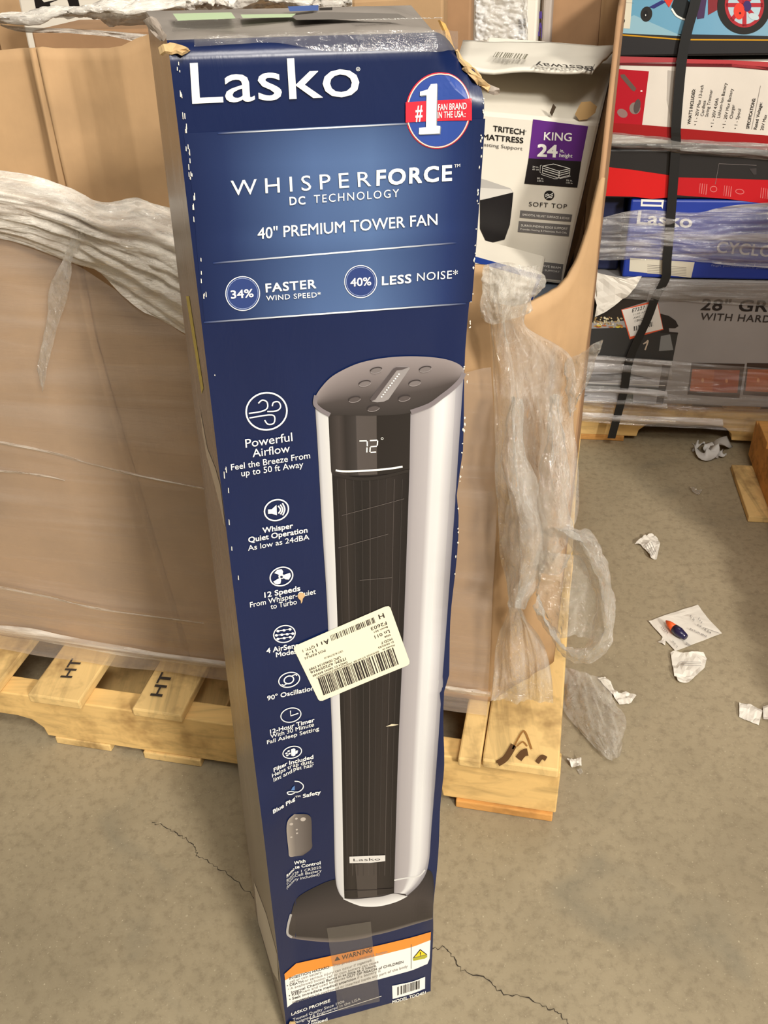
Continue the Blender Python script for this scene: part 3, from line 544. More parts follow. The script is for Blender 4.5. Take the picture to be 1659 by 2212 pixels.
us = np.array(sorted([.006 * k for k in range(26)] + FCOLS[5:] + [BW])); vsx = np.array(FROWS)
V, F, MI = [], [], []; nu = len(us); nr, nbk, nl = 5, 7, 6; ring_n = nu + nr + nbk + nl
for j, v in enumerate(vsx):
    fp = fsurf(np.stack([us * 1.0, np.full(nu, v)], 1))
    uc = .0125 + .05 * v; k = np.argmin(abs(us - uc))
    fr_ = [RB @ [q[0], -q[2], q[1]] for q in fp]; ed = fp[-1]; e0 = fp[0]
    L = list(fr_)
    zr = ed[1]
    for i in range(1, nr + 1): t = i / (nr + 1); L.append(RB @ [ed[0] * (1 - t) + BW * t, -ed[2] * (1 - t) + BD * t, zr * (1 - t) + v * t])
    lo = .006 + .010 * (1 - v / BH)
    for i in range(nbk): t = i / (nbk - 1); L.append(RB @ [BW * (1 - t) - lo * t, BD, v])
    for i in range(1, nl + 1): t = i / (nl + 1); L.append(RB @ [e0[0] * t - lo * (1 - t), BD * (1 - t) - e0[2] * t, v * (1 - t) + e0[1] * t])
    V += [B0 + q for q in L]
n_ = ring_n
for j in range(len(vsx) - 1):
    for i in range(n_):
        F.append((j * n_ + i, j * n_ + (i + 1) % n_, (j + 1) * n_ + (i + 1) % n_, (j + 1) * n_ + i)); MI.append(0 if i < nu - 1 else 1)
tb = (len(vsx) - 1) * n_; k0 = len(V); top_front = [np.array(V[tb + i]) for i in range(nu)]; bl_, br_ = B0 + RB @ [-.006, BD, BH], B0 + RB @ [BW, BD, BH]
NTP = 8
for r in range(1, NTP + 1):
    for i in range(nu):
        t = r / NTP; b_ = bl_ + (br_ - bl_) * i / (nu - 1); q = top_front[i] * (1 - t) + b_ * t; q = q + ez * (.002 * math.sin(t * 7 + i * .3) * (t < 1) * (0 < i < nu - 1)); V.append(q)
def tix(r, i): return tb + i if r == 0 else k0 + (r - 1) * nu + i
for r in range(NTP):
    for i in range(nu - 1): F.append((tix(r, i), tix(r, i + 1), tix(r + 1, i + 1), tix(r + 1, i))); MI.append(2)
F.append(tuple(range(n_ - 1, -1, -1))); MI.append(1)
V = np.array(V); V[:, 2] = np.maximum(V[:, 2], .0006)
shell = mk('carton_shell', V, F, [NAVY, SIDE, TOPM], FC, MI, smooth=True)
shell.data.set_sharp_from_angle(angle=math.radians(28))
# --- gradient panel and fading lines
p = Print(fb, .0003)
nav = (11, 27, 66)
GP = gradu('blue_fade', [(0, nav), (.12, (26, 42, 82)), (.42, (72, 96, 138)), (.62, (78, 103, 144)), (.9, (28, 46, 92)), (1, nav)], [(0, .95, nav), (.3, .75, nav), (.42, 1, nav), (.5, .85, nav), (.8, .95, nav), (1, .55, nav)])
p.strip([(396, 288), (416, 420), (427, 556), (442, 694)], [(1048, 256), (1038, 400), (1029, 524), (1019, 652)], GP, 0, 24, 30)
FL = gradu('line_fade', [(0, (28, 46, 92)), (.45, (236, 240, 240)), (.6, (236, 240, 240)), (1, (28, 46, 92))])
for a, b in (((470, 286), (900, 264)), ((460, 566), (985, 522)), ((440, 694), (1005, 653))):
    p.strip([a, (a[0], a[1] + 3.2)], [b, (b[0], b[1] + 3.2)], FL, 2, None, 24)
p.build('gradient_panel', FC)
# --- brand lettering and seal
p = Print(fb); p.text('Lasko', (415, 223), (777, 206), 87, WHITE, .2); p.ell((773, 149), 4, 4, WHITE, w=1, n=16); p.text('R', (771.4, 151.5), (775, 151), 4.2, WHITE, .2)
p.build('brand_lettering', FC)
p = Print(fb); Zs = Zm(2.5136, 400, 100); RED = ink(196, 40, 56); CRM = ink(232, 196, 178)
sc_ = Zs(1373, 348); p.ell(sc_, 71, 83, RED, 10, None, 1, 60); p.ell(sc_, 66, 78, ink(44, 70, 142), 10, None, 2, 60); p.ell(sc_, 67.5, 79.5, CRM, 10, 2.6, 3, 60)
p.poly(Zs(1194, 302, 1552, 285, 1555, 400, 1194, 412), RED, 4)
ONE = (1330, 203, 1363, 200, 1359, 428, 1382, 430, 1378, 470, 1264, 475, 1266, 440, 1303, 437, 1306, 262, 1270, 266, 1271, 244, 1312, 232)
p.poly([(x + 2, y + 2) for x, y in Zs(*ONE)], ink(120, 124, 132), 5); p.poly(Zs(*ONE), ink(226, 226, 222), 6)
p.text('#', Zs(1246, 398), Zs(1284, 395), 33, WHITE, .9, L=5); p.text('FAN BRAND', Zs(1369, 346), Zs(1526, 338), 13.5, WHITE, .5, L=5); p.text('IN THE USA', Zs(1366, 388), Zs(1510, 381), 13.5, WHITE, .5, L=5); p.text(':', Zs(1515, 381), Zs(1520, 381), 12, WHITE, .3, L=5)
p.build('seal_emblem', FC)
# --- headings
p = Print(fb); Z = Zm(2.1269, 300, 0)
p.text('WHISPER', Z(424, 897), Z(1066, 853), 32, WHITE, -.1, 1.5); p.text('FORCE', Z(1089, 850), Z(1437, 826), 32, WHITE, 1.4, 1.15); p.text('TM', Z(1447, 768), Z(1474, 765), 7, WHITE)
p.text('DC', Z(692, 940), Z(764, 936), 17, WHITE, .9, 1.2); p.text('TECHNOLOGY', Z(803, 931), Z(1194, 903), 17, WHITE, -.1, 1.25)
p.build('series_lettering', FC)
p = Print(fb); p.text('40" PREMIUM TOWER FAN', Z(545, 1096), Z(1370, 1030), 23.5, WHITE, .35); p.build('product_lettering', FC)
Z = Zm(2.9105, 470, 550); BB = ink(42, 60, 112)
def claim(c, r):
    p = Print(fb)
    p.ell(c, r, r, BB, 0, None, 1); p.ell(c, r, r, WHITE, 0, 1.8, 2, 48); p.ell(c, r - 3.6, r - 3.6, ink(150, 164, 200), 0, .9, 2, 48); return p
p = claim(Z(157, 242), 36.5); p.text('34%', Z(84, 273), Z(226, 262), 17, WHITE, .7); p.text('FASTER', Z(302, 233), Z(619, 206), 18, WHITE, 1.0, 1.1); p.text('WIND SPEED*', Z(305, 286), Z(648, 262), 10.5, WHITE, .2, 1.1)
p.build('wind_speed_claim', FC); p = claim(Z(898, 167), 34.5); p.text('40%', Z(833, 197), Z(964, 188), 17, WHITE, .7); p.text('LESS', Z(1030, 188), Z(1215, 173), 18, WHITE, 1.1, 1.08); p.text('NOISE*', Z(1250, 163), Z(1506, 143), 17, WHITE, 0, 1.08)
p.build('noise_claim', FC)
# --- product picture
p = Print(fb); DG = (66, 60, 58)
SILV = gradu('silver_left', [(0, (140, 136, 136)), (.25, (188, 186, 186)), (1, (202, 200, 196))])
SILR = gradu('silver_right', [(0, (138, 132, 134)), (.12, (156, 150, 150)), (.42, (168, 162, 162)), (.56, (208, 206, 204)), (.74, (212, 210, 207)), (.9, (188, 184, 184)), (1, (168, 164, 164))])
EDGE = gradu('silver_edge', [(0, (156, 152, 154)), (1, (126, 122, 126))])
GRL = gradu('grille_dark', [(0, (22, 18, 18)), (.15, (42, 36, 33)), (.35, (28, 24, 23)), (.75, (40, 34, 32)), (1, (24, 20, 20))])
TOPG = gradu('fan_top', [(0, (138, 128, 126)), (.35, (112, 103, 101)), (.65, (68, 61, 59)), (1, (48, 43, 41))])
BASE = gradu('fan_base', [(0, (110, 102, 96)), (.06, (50, 44, 42)), (.5, (62, 55, 53)), (.85, (44, 39, 39)), (1, (32, 28, 28))])
Z4 = Zm(3.318, 500, 1650)
up_ = Z4(430, 1060, 470, 960, 600, 880, 745, 825, 1000, 790, 1250, 770, 1420, 760, 1452, 880); lo_ = Z4(400, 1190, 430, 1240, 600, 1262, 745, 1268, 900, 1250, 1100, 1210, 1300, 1152, 1440, 1110)
p.strip(lo_, up_, BASE, 0, 40, 10); p.curve(Z4(425, 1075, 405, 1150, 400, 1215, 432, 1241), 5, ink(160, 156, 152), 1); p.curve(Z4(432, 1243, 600, 1264, 745, 1269, 900, 1251, 1000, 1230), 3, ink(110, 100, 96), 1)
L0 = [(680, 868), (688, 1000), (695, 1130), (706, 1300), (712, 1460), (718, 1620), (721, 1780), (724, 1890), (731, 1925), (742, 1940)]
L1 = [(709, 893), (716, 1010), (721, 1130), (728, 1325), (732, 1460), (737, 1620), (740, 1780), (742, 1890), (743, 1925), (744, 1941)]
R1 = [(886, 889), (884, 1010), (880, 1130), (873, 1325), (867, 1460), (860, 1620), (855, 1780), (852, 1890), (851, 1925), (851, 1928)]
R2 = [(984, 832), (976, 980), (968, 1110), (954, 1325), (947, 1460), (937, 1620), (927, 1780), (921, 1860), (900, 1905), (876, 1930)]
R3 = [(1001, 806), (990, 970), (981, 1110), (966, 1320), (956, 1455), (945, 1620), (932, 1780), (925, 1866), (908, 1906), (878, 1935)]
p.strip(L0, L1, SILV, 1, 50, 6); p.strip(L1, R1, GRL, 1, 50, 12); p.strip(R1, R2, SILR, 1, 50, 14); p.strip(R2, R3, EDGE, 1, 50, 4)
p.strip(Z4(800, 958, 870, 965, 960, 958, 1080, 945, 1165, 925, 1260, 945), Z4(800, 965, 880, 1000, 950, 1018, 1060, 1016, 1180, 985, 1262, 944), gradu('chin', [(0, (170, 166, 164)), (1, (224, 222, 218))]), 2, 24, 3)
p.curve(Z4(1165, 830, 1240, 815, 1340, 800, 1385, 755), 3, ink(206, 204, 200), 2)
for k in range(9):
    t = .07 + k * .105; P = [(a[0] * (1 - t) + b[0] * t, a[1] * (1 - t) + b[1] * t) for a, b in zip(L1[1:8], R1[1:8])]; P[0] = (P[0][0], 1034)
    p.curve(P, 1.5, ink(70, 63, 60) if k % 3 == 1 else ink(50, 45, 43), 2, 40)
for a, b in (((730, 1182), (838, 1152)), ((776, 1252), (846, 1246)), ((738, 1112), (872, 1076))): p.line([a, b], 1.0, ink(92, 84, 80), 3)
# display
ZD = Zm(4.879, 670, 760)
dis = ink(38, 33, 31); p.strip([(709, 894), (714, 1000), (716, 1020), (722, 1028)], [(886, 889), (884, 1000), (884, 1012), (880, 1020)], gradu('display_gloss', [(0, (40, 35, 33)), (.12, (60, 53, 50)), (.2, (40, 35, 33)), (.33, (54, 49, 47)), (.34, (76, 69, 66)), (.58, (74, 67, 63)), (.59, (32, 27, 25)), (1, (35, 30, 28))]), 3, 20, 20)
p.strip([(722, 1026), (770, 1036), (820, 1033), (880, 1018)], [(720, 1019), (770, 1029), (820, 1026), (882, 1012)], dis, 4, 20, 2)
for s in ((515, 930, 592, 928), (596, 932, 597, 985), (594, 998, 592, 1050), (625, 926, 702, 921), (706, 926, 702, 978), (698, 985, 632, 990), (628, 996, 625, 1045), (632, 1050, 690, 1046)): p.line(ZD(*s), 2.6, WHITE, 5)
p.ell(ZD(754, 905), 2.2, 2.2, WHITE, w=1, n=14, L=5); p.curve(ZD(265, 1237, 330, 1249, 500, 1247, 790, 1226, 968, 1200), 4, WHITE, 5, 24)
# top of the fan
o_ = ZD(48, 520, 60, 450, 120, 360, 210, 265, 330, 190, 500, 115, 700, 68, 900, 45, 1100, 40, 1300, 52, 1450, 80, 1560, 125, 1610, 175, 1617, 225, 1580, 290, 1490, 385, 1380, 470, 1250, 560, 1050, 632, 900, 655, 640, 665, 400, 662, 205, 655, 120, 610, 62, 560)
tp = o_[:14]; bt_ = [(x, y) for x, y in reversed(o_[14:])]
p.strip(tp, [(680, 876)] + bt_[1:], TOPG, 4, 46, 10)
rim = ink(118, 110, 112); p.curve(ZD(205, 655, 120, 610, 62, 560, 48, 520, 60, 450), 9, rim, 5); p.curve(ZD(1055, 626, 1250, 555, 1380, 462, 1490, 378, 1580, 285, 1612, 215), 10, rim, 5)
p.poly(ZD(625, 490, 870, 165, 900, 150, 960, 145, 1030, 150, 1045, 160, 1000, 230, 820, 490, 770, 514, 700, 522, 645, 512), ink(140, 134, 132), 6); p.poly(ZD(625, 490, 870, 165, 900, 150, 1030, 150, 960, 178, 905, 185, 680, 490, 640, 508), ink(78, 70, 70), 7)
for k in range(11): p.ell(ZD(745 + 18.2 * k, 460 - 23.8 * k), 1.9, 1.6, WHITE, 0, None, 8, 8)
for x, y in ((690, 183), (570, 322), (1205, 172), (1095, 318), (462, 490), (660, 585), (985, 478)):
    p.ell(ZD(x, y), 13, 6, ink(112, 104, 102) if y < 400 else ink(80, 72, 70), -12, None, 6, 24); p.ell(ZD(x, y), 13, 6, ink(52, 46, 46), -12, 2.2, 7, 16, 190, 350); p.ell(ZD(x, y), 13, 6, ink(140, 132, 130), -12, 1.2, 7, 16, 10, 170)
p.poly(Z4(843, 658, 1100, 648, 1100, 690, 990, 703, 845, 705), ink(206, 202, 196), 4); p.text('Lasko', Z4(872, 690), Z4(1065, 683), 5.6, ink(70, 66, 64), 0, L=5)
p.poly(Z4(885, 715, 1040, 705, 1042, 945, 905, 955), ink(66, 59, 55), 2); p.line(Z4(812, 905, 1160, 890), 2, ink(40, 34, 34), 3)
p.poly(Zm(3.0722, 460, 1250)(1145, 975, 1185, 958, 1230, 962, 1190, 972), ink(214, 200, 170), 4)
p.build('product_picture', FC)
# --- features column
p = Print(fb); Z = Zm(2.4397, 400, 700)
p.ell(Z(428, 457), 44, 40, WHITE, -8, 3.4, 2, 48)
p.curve(Z(335, 468, 400, 458, 432, 440, 430, 408, 405, 398, 385, 415), 2.8, WHITE); p.curve(Z(432, 458, 480, 455, 502, 435, 492, 408, 465, 410, 458, 430), 2.8, WHITE); p.curve(Z(338, 492, 440, 476, 470, 485, 466, 520, 435, 525, 418, 503), 2.8, WHITE)
p.text('Powerful', Z(318, 648), Z(565, 612), 18, WHITE, .1); p.text('Airflow', Z(355, 698), Z(552, 670), 17, WHITE, .1); p.text('Feel the Breeze From', Z(242, 767), Z(658, 703), 13, WHITE, .1); p.text('up to 50 ft Away', Z(296, 799), Z(622, 750), 13, WHITE, .1)
p.build('airflow_feature', FC); p = Print(fb)
Z = Zm(8.195, 520, 1050)
p.ell(Z(630, 415), 26.5, 22, WHITE, -22, 3.0, 2, 40); p.poly(Z(480, 405, 545, 400, 630, 322, 638, 508, 550, 478, 482, 480), WHITE, 2)
for a, b, c in ((660, 340, 475), (698, 318, 490), (735, 290, 508)): p.curve(Z(a, b, a + 42, (b + c) / 2, a + 5, c), 3, WHITE)
p.text('Whisper', Z(385, 816), Z(925, 728), 11, WHITE, .9); p.text('Quiet Operation', Z(135, 985), Z(1180, 805), 11, WHITE, .9); p.text('As low as 24dBA', Z(128, 1132), Z(1212, 928), 11, WHITE, .15)
p.build('quiet_feature', FC); p = Print(fb)
p.ell(Z(718, 1590), 25, 19.5, WHITE, -20, 2.6, 2, 40)
p.poly(Z(592, 1530, 640, 1475, 720, 1458, 748, 1500, 735, 1565, 690, 1575, 650, 1550), WHITE, 2); p.poly(Z(740, 1570, 820, 1540, 870, 1525, 885, 1580, 850, 1645, 790, 1640, 745, 1610), WHITE, 2); p.poly(Z(700, 1610, 640, 1640, 575, 1680, 600, 1715, 650, 1728, 700, 1715, 712, 1660), WHITE, 2); p.ell(Z(718, 1590), 6.5, 5.5, WHITE, L=2, n=14); p.ell(Z(718, 1592), 3, 2.6, ink(*nav), L=4, n=12)
p.text('12 Speeds', Z(418, 1962), Z(1052, 1835), 11, WHITE, .9); p.text('From Whisper-Quiet', Z(165, 2135), Z(1326, 1893), 11, WHITE, .15); p.text('to Turbo', Z(530, 2165), Z(990, 2073), 11, WHITE, .15)
p.poly(Z(1060, 1862, 1120, 1880, 1135, 1925, 1095, 1970, 1085, 2030, 1062, 2062, 1058, 2010, 1010, 1960, 1003, 1905), ink(196, 162, 120, .8), 5)
p.build('speeds_feature', FC); p = Print(fb)
Z = Zm(3.0722, 460, 1250)
p.ell(Z(473, 363), 23.5, 18, WHITE, -14, 2.3, 2, 40)
for x0, x1, y, k in ((430, 510, 338, 2), (420, 528, 366, 3), (430, 512, 390, 2)):
    p.line(Z(x0, y + 5, x1, y - 7), 1.4, WHITE)
    for i in range(k + 1): t = i / k; p.ell(Z(x0 + (x1 - x0) * t, y + 5 - 12 * t), 3.4, 2.6, WHITE, L=3, n=12)
p.text('4 AirSense', Z(355, 490), Z(592, 446), 10.5, WHITE, .8); p.text('Modes', Z(418, 515), Z(556, 490), 10, WHITE, .8)
p.build('modes_feature', FC); p = Print(fb)
p.ell(Z(505, 667), 23, 15.5, WHITE, -16, 2.2, 2, 40); p.ell(Z(503, 667), 10.5, 8, WHITE, -20, 2.6, 2, 28); p.curve(Z(520, 643, 545, 632, 556, 640), 2, WHITE); p.curve(Z(455, 697, 470, 703, 490, 692), 2, WHITE)
p.text('90\u00b0 Oscillation', Z(360, 803), Z(672, 733), 9.5, WHITE, .7)
p.build('oscillation_feature', FC); p = Print(fb)
Z = Zm(5.144, 560, 1520)
p.ell(Z(350, 120), 22, 15, WHITE, -14, 2, 2, 40); p.line(Z(345, 70, 348, 128, 432, 100), 2.2, WHITE)
p.text('12-Hour Timer', Z(120, 325), Z(612, 190), 8.5, WHITE, .9); p.text('With 30 Minute', Z(124, 376), Z(606, 240), 8.5, WHITE, .15); p.text('Fall Asleep Setting', Z(86, 440), Z(662, 285), 8, WHITE, .15)
p.build('timer_feature', FC); p = Print(fb)
p.ell(Z(365, 533), 20.5, 12.5, WHITE, -14, 2, 2, 36); p.poly(Z(352, 500, 385, 488, 400, 500, 400, 565, 380, 578, 355, 570), WHITE, 2)
for x, y in ((300, 545), (325, 520), (310, 568), (335, 548), (415, 522), (410, 540)): p.ell(Z(x, y), 3, 1.8, WHITE, -20, None, 2, 10)
p.text('Filter', Z(160, 750), Z(312, 672), 8, WHITE, .9); p.text('Included', Z(332, 668), Z(600, 600), 8, WHITE, .9); p.text('Helps tr', Z(142, 812), Z(362, 700), 8, WHITE, .15); p.text('ap dust,', Z(372, 696), Z(598, 648), 8, WHITE, .15); p.text('lint and', Z(158, 860), Z(362, 757), 8, WHITE, .15); p.text('pet hair', Z(378, 737), Z(604, 690), 8, WHITE, .15)
p.build('filter_feature', FC); p = Print(fb)
p.curve(Z(390, 855, 440, 860, 485, 895, 482, 935, 440, 970, 395, 975), 2, WHITE); p.curve(Z(388, 975, 345, 970, 308, 980, 320, 1000, 355, 1000, 392, 985), 2, WHITE); p.poly(Z(392, 903, 392, 955, 350, 957, 365, 925), ink(86, 124, 178), 2)
p.text('Blue Plu', Z(150, 1215), Z(372, 1080), 8, WHITE, .9); p.text('g', Z(370, 1075), Z(392, 1060), 8, WHITE, .9); p.text('TM', Z(398, 1036), Z(455, 1026), 3.5, WHITE, .4); p.text('Safety', Z(484, 1037), Z(683, 990), 7.5, WHITE, .9)
p.build('plug_feature', FC); p = Print(fb)
REM = gradu('remote_grey', [(0, (150, 140, 130)), (.3, (112, 104, 98)), (1, (76, 68, 64))])
p.strip(Z(385, 1222, 315, 1290, 298, 1400, 318, 1600, 330, 1690, 390, 1690), Z(490, 1218, 550, 1232, 578, 1290, 582, 1500, 580, 1600, 480, 1680), REM, 2, 20, 6)
for x, y, r in ((410, 1268, 3), (485, 1275, 6), (350, 1330, 4), (415, 1390, 2.5), (418, 1430, 2.5), (350, 1475, 2.5)): p.ell(Z(x, y), r, r * .7, ink(176, 166, 156), -10, None, 3, 12)
p.text('With', Z(384, 1780), Z(512, 1752), 6.5, WHITE, .9); p.text('Remo', Z(300, 1928), Z(384, 1838), 6.5, WHITE, .9); p.text('te Control', Z(392, 1826), Z(680, 1773), 6.5, WHITE, .9)
for y, a, b, xr in ((1880, 'Requir', 'es 1 CR2025', 686), (1916, 'Coin', ' Cell Battery', 692), (1958, '(batte', 'ry included)', 668)):
    p.text(a, Z(300, y + 95), Z(384, y + 6), 5.5, ink(205, 205, 202), .1); p.text(b, Z(390, y), Z(xr, y - 60), 5.5, ink(205, 205, 202), .1)
p.build('remote_feature', FC)
# --- warning panel, barcode and small print
p = Print(fb); Z = Zm(4.74, 600, 2000); OR = ink(226, 140, 52); TX = ink(70, 68, 66); TG = ink(150, 146, 140)
p.poly(Z(65, 490, 180, 385, 1565, 57, 1553, 330, 1530, 385, 95, 830), WHITE, 1); p.poly(Z(65, 487, 180, 383, 1566, 55, 1561, 140, 190, 492, 70, 552), OR, 2)
p.text('WARNING', Z(655, 340), Z(966, 258), 9.5, ink(60, 40, 26), .7); p.poly(Z(578, 353, 640, 338, 606, 303), ink(60, 40, 26), 3)
for a, b, t, dk in (((115, 545), (536, 420), 'INGESTION HAZARD:', 1), ((565, 412), (1120, 265), 'This product contains a button', 0), ((120, 580), (455, 475), 'cell or coin battery.', 0), ((90, 620), (262, 572), '\u2022 DEATH', 1), ((275, 568), (966, 352), 'or serious injury can occur if ingested.', 0),
    ((100, 655), (1030, 370), '\u2022 A swallowed button cell or coin battery can cause', 0), ((135, 688), (606, 530), 'Internal Chemical Burns', 1), ((620, 525), (1010, 408), 'in as little as 2 hours.', 1), ((110, 722), (245, 682), '\u2022 KEEP', 1), ((255, 680), (690, 535), 'new and used batteries', 0), ((703, 530), (1285, 372), 'OUT OF REACH of CHILDREN', 1),
    ((115, 760), (800, 540), '\u2022 Seek immediate medical attention', 1), ((815, 535), (1050, 462), 'if a battery is', 0), ((145, 787), (1330, 415), 'suspected to be swallowed or inserted inside any part of the body', 0)):
    p.text(t, Z(*a), Z(*b), 5.2, TX if dk else TG, .35 if dk else .05)
p.line(Z(1365, 182, 1364, 432), 1, ink(90, 88, 84), 3); p.poly(Z(1455, 230, 1380, 322, 1527, 285), BLACK, 3); p.poly(Z(1455, 240, 1393, 313, 1513, 283), ink(240, 208, 40), 4); p.line(Z(1454, 258, 1455, 285), 1.8, BLACK, 5); p.ell(Z(1456, 294), .9, .8, BLACK, L=5, n=8)
p.poly(Z(1380, 325, 1527, 288, 1527, 312, 1500, 328, 1385, 350), ink(172, 168, 48), 3)
p.build('warning_panel', FC)
p = Print(fb); p.poly(Z(1170, 610, 1507, 517, 1506, 638, 1175, 745), WHITE, 1); p.bars(Z(1222, 705), Z(1450, 635), (0, -18), BLACK, 15, 4); p.build('barcode', FC)
p = Print(fb)
p.text('LASKO PROMISE', Z(135, 912), Z(536, 768), 5.8, WHITE, .7); p.text('Trusted Quality Since 1906', Z(150, 968), Z(680, 775), 5.6, ink(206, 206, 204), .1); p.text('Designed & Engineered in the USA', Z(160, 1000), Z(846, 750), 5.6, ink(206, 206, 204), .1)
p.line(Z(330, 946, 1060, 713), 1.2, WHITE); p.text('MODEL TDO401', Z(1170, 787), Z(1512, 690), 6.2, WHITE, .8); p.text('Year', Z(302, 990), Z(418, 955), 6, WHITE, .8); p.text('Limited', Z(310, 1018), Z(508, 960), 6, WHITE, .8)
p.build('small_print', FC)
# --- shipping label (its square code is left blank)
p = Print(fb, .0012); Z = Zm(5.925, 620, 1300); CR = ink(232, 224, 196, .45)
P = [Z(*q) for q in ((80, 585), (110, 545), (1250, 48), (1295, 42), (1318, 62), (1562, 745), (1560, 780), (1530, 805), (450, 1252), (415, 1252), (395, 1235))]
p.poly(P, CR, 1); U = (.31, .95); IK = ink(44, 40, 38)
for t, a, b, h, bo in (('H', (1228, 190 - 62), (1160, 152), 9.5, .9), ('F2603', (1262, 232), (1062, 312), 7, .2), ('Batch 501', (1280, 293), (1105, 362), 3.4, .1), ('Ln 011', (1300, 338), (1110, 416), 6.8, .2), ('4568', (1320, 393), (1240, 424), 3.6, .1), ('MOD F', (1336, 442), (1196, 498), 5, .2), ('D: 05/03/25', (1355, 484), (1160, 562), 3.6, .1), ('Printed on', (1366, 526), (1215, 588), 3.4, .1),
    ('A', (524, 455), (460, 482), 9.5, .9), ('11', (440, 490), (368, 520), 6.5, .3), ('QTY: 1', (345, 538), (190, 596), 5.6, .2), ('11-9', (366, 585), (230, 640), 5.5, .2), ('POS REPLN', (482, 590), (220, 694), 4.6, .2), ('LSKO 40 DCTWR118', (704, 602), (470, 694), 3.8, 0), ('UPC 00460134 5989', (676, 676), (274, 838), 4.8, .2), ('ITEM: 672059916', (742, 694), (292, 874), 5.6, .4), ('04424 01 06043 849389', (764, 742), (320, 920), 4.2, .1), ('05/03/25 07:00:48 100042000003200004697', (1166, 608), (366, 946), 3.4, 0)):
    p.text(t, Z(*a), Z(*b), h, IK, bo, up=U)
p.bars(Z(1102, 180), Z(545, 414), (3.8, 11.8), IK, 30, 8); p.bars(Z(1350, 566), Z(388, 962), (12.5, 36.5), IK, 44, 9)
p.build('shipping_label', FC, label='cream shipping label stuck upside down')
# --- side and top prints
_t, _v = np.meshgrid(np.linspace(.02, .98, 70), np.linspace(.005, 1.08, 700)); _t, _v = _t.ravel(), _v.ravel(); _lo = .006 + .010 * (1 - _v / BH); _f = fsurf(np.stack([_v * 0, _v], 1))
SIDEG = B0 + (_f[:, :1] * (1 - _t[:, None]) - (_lo * _t)[:, None]) * RB[:, 0] + (BD * _t - _f[:, 2] * (1 - _t))[:, None] * RB[:, 1] + _v[:, None] * RB[:, 2]
tfc = Face(B0 + RB @ [0, 0, BH + .001], RB[:, 0], RB[:, 1])
p = Print(tfc, .0015)
p.poly([(374, 36), (500, 33), (510, 47), (385, 52)], ink(184, 204, 164), 1); p.poly([(520, 38), (640, 36), (630, 44), (525, 46)], ink(184, 204, 164), 1); p.poly([(622, 20), (688, 17), (688, 29), (626, 31)], ink(64, 96, 160), 1); p.poly([(690, 23), (718, 22), (718, 28), (690, 29)], BLACK, 1); p.poly([(630, 40), (700, 32), (860, 36), (880, 46), (640, 50)], ink(118, 112, 106), 1)
p.text('MODEL/MODELO', (775, 53), (958, 48), 6, WHITE, .1); p.build('top_print', FC)
def sidepts(L):
    q = proj(SIDEG); return np.array([SIDEG[np.argmin(((q - p_) ** 2).sum(1))] for p_ in np.array(L, float)]) - RB[:, 0] * .0003
def sidepoly(name, L, m):
    return mk(name, sidepts(L), [tuple(range(len(L)))], m, FC)
sidepoly('yellow_strip', [(402, 640), (409, 640), (441, 838), (436, 851)], ink(226, 204, 50))
sidepoly('side_swoosh', [(433, 882), (438, 930), (450, 972), (466, 1012), (480, 1046), (487, 1100), (489, 1140), (484, 1130), (476, 1090), (462, 1040), (446, 985), (438, 940)], ink(226, 212, 190))
sidepoly('side_panel', [(549, 1904), (576, 1976), (600, 2062), (603, 2122), (590, 2100), (556, 1992)], ink(222, 212, 196))
# --- clear tape and worn corners
TAPE = film('clear_tape', .10, .22, (2, 2, 2), 12, (170, 165, 160), .8, .12, .2)
p = Print(fb, .0020); p.strip(Zm(3.318, 500, 1650)(680, 1165, 705, 1330, 740, 1560, 760, 1760), Zm(3.318, 500, 1650)(995, 1118, 1010, 1280, 1040, 1500, 1060, 1690), film('matt_tape', .13, .06, (2, 2, 2), 12, (128, 120, 112), .1, .4, .1), 1, 16, 6); p.build('bottom_tape', FC, label='strip of clear tape across the foot')
def crumple(name, L, w, seed, mat=TORN, n=40, amp=.006):
    amp *= .45; w *= .9
    C = smooth_rows(np.array(L), n); r = random.Random(seed); g = Geo(); m = 9; V = []
    for i, c in enumerate(C):
        t = C[min(i + 1, n - 1)] - C[max(i - 1, 0)]; t /= np.linalg.norm(t) + 1e-9; a = np.cross(t, [.2, -1, .3]); a /= np.linalg.norm(a); b = np.cross(a, t); ww = w * (.5 + .5 * math.sin(math.pi * min(1, i / n + .12)) + .5 * noise.noise(Vector((i * .35, seed, 0))))
        for k in range(m):
            s = k / (m - 1) - .5; V.append(c + a * s * ww + b * (amp * fbm(i * .22, k * .9, seed) * 1.6 + amp * .8 * math.cos(k * 2.2 + i * .5)))
    return solid(mk(name, V, [(i * m + k, i * m + k + 1, (i + 1) * m + k + 1, (i + 1) * m + k) for i in range(n - 1) for k in range(m - 1)], mat, FC), .0012, 0)
def fbp(L): return [B0 + RB @ np.array(q) for q in L]
def fpx(L, off=.004): return fb.pos(fb.flat([(x, y) for x, y in L]), 0) + fb.N * off
TAN = cardboard('tan_flap', (214, 168, 96)); GTB = plain('grey_torn_board', (150, 138, 126), .6)
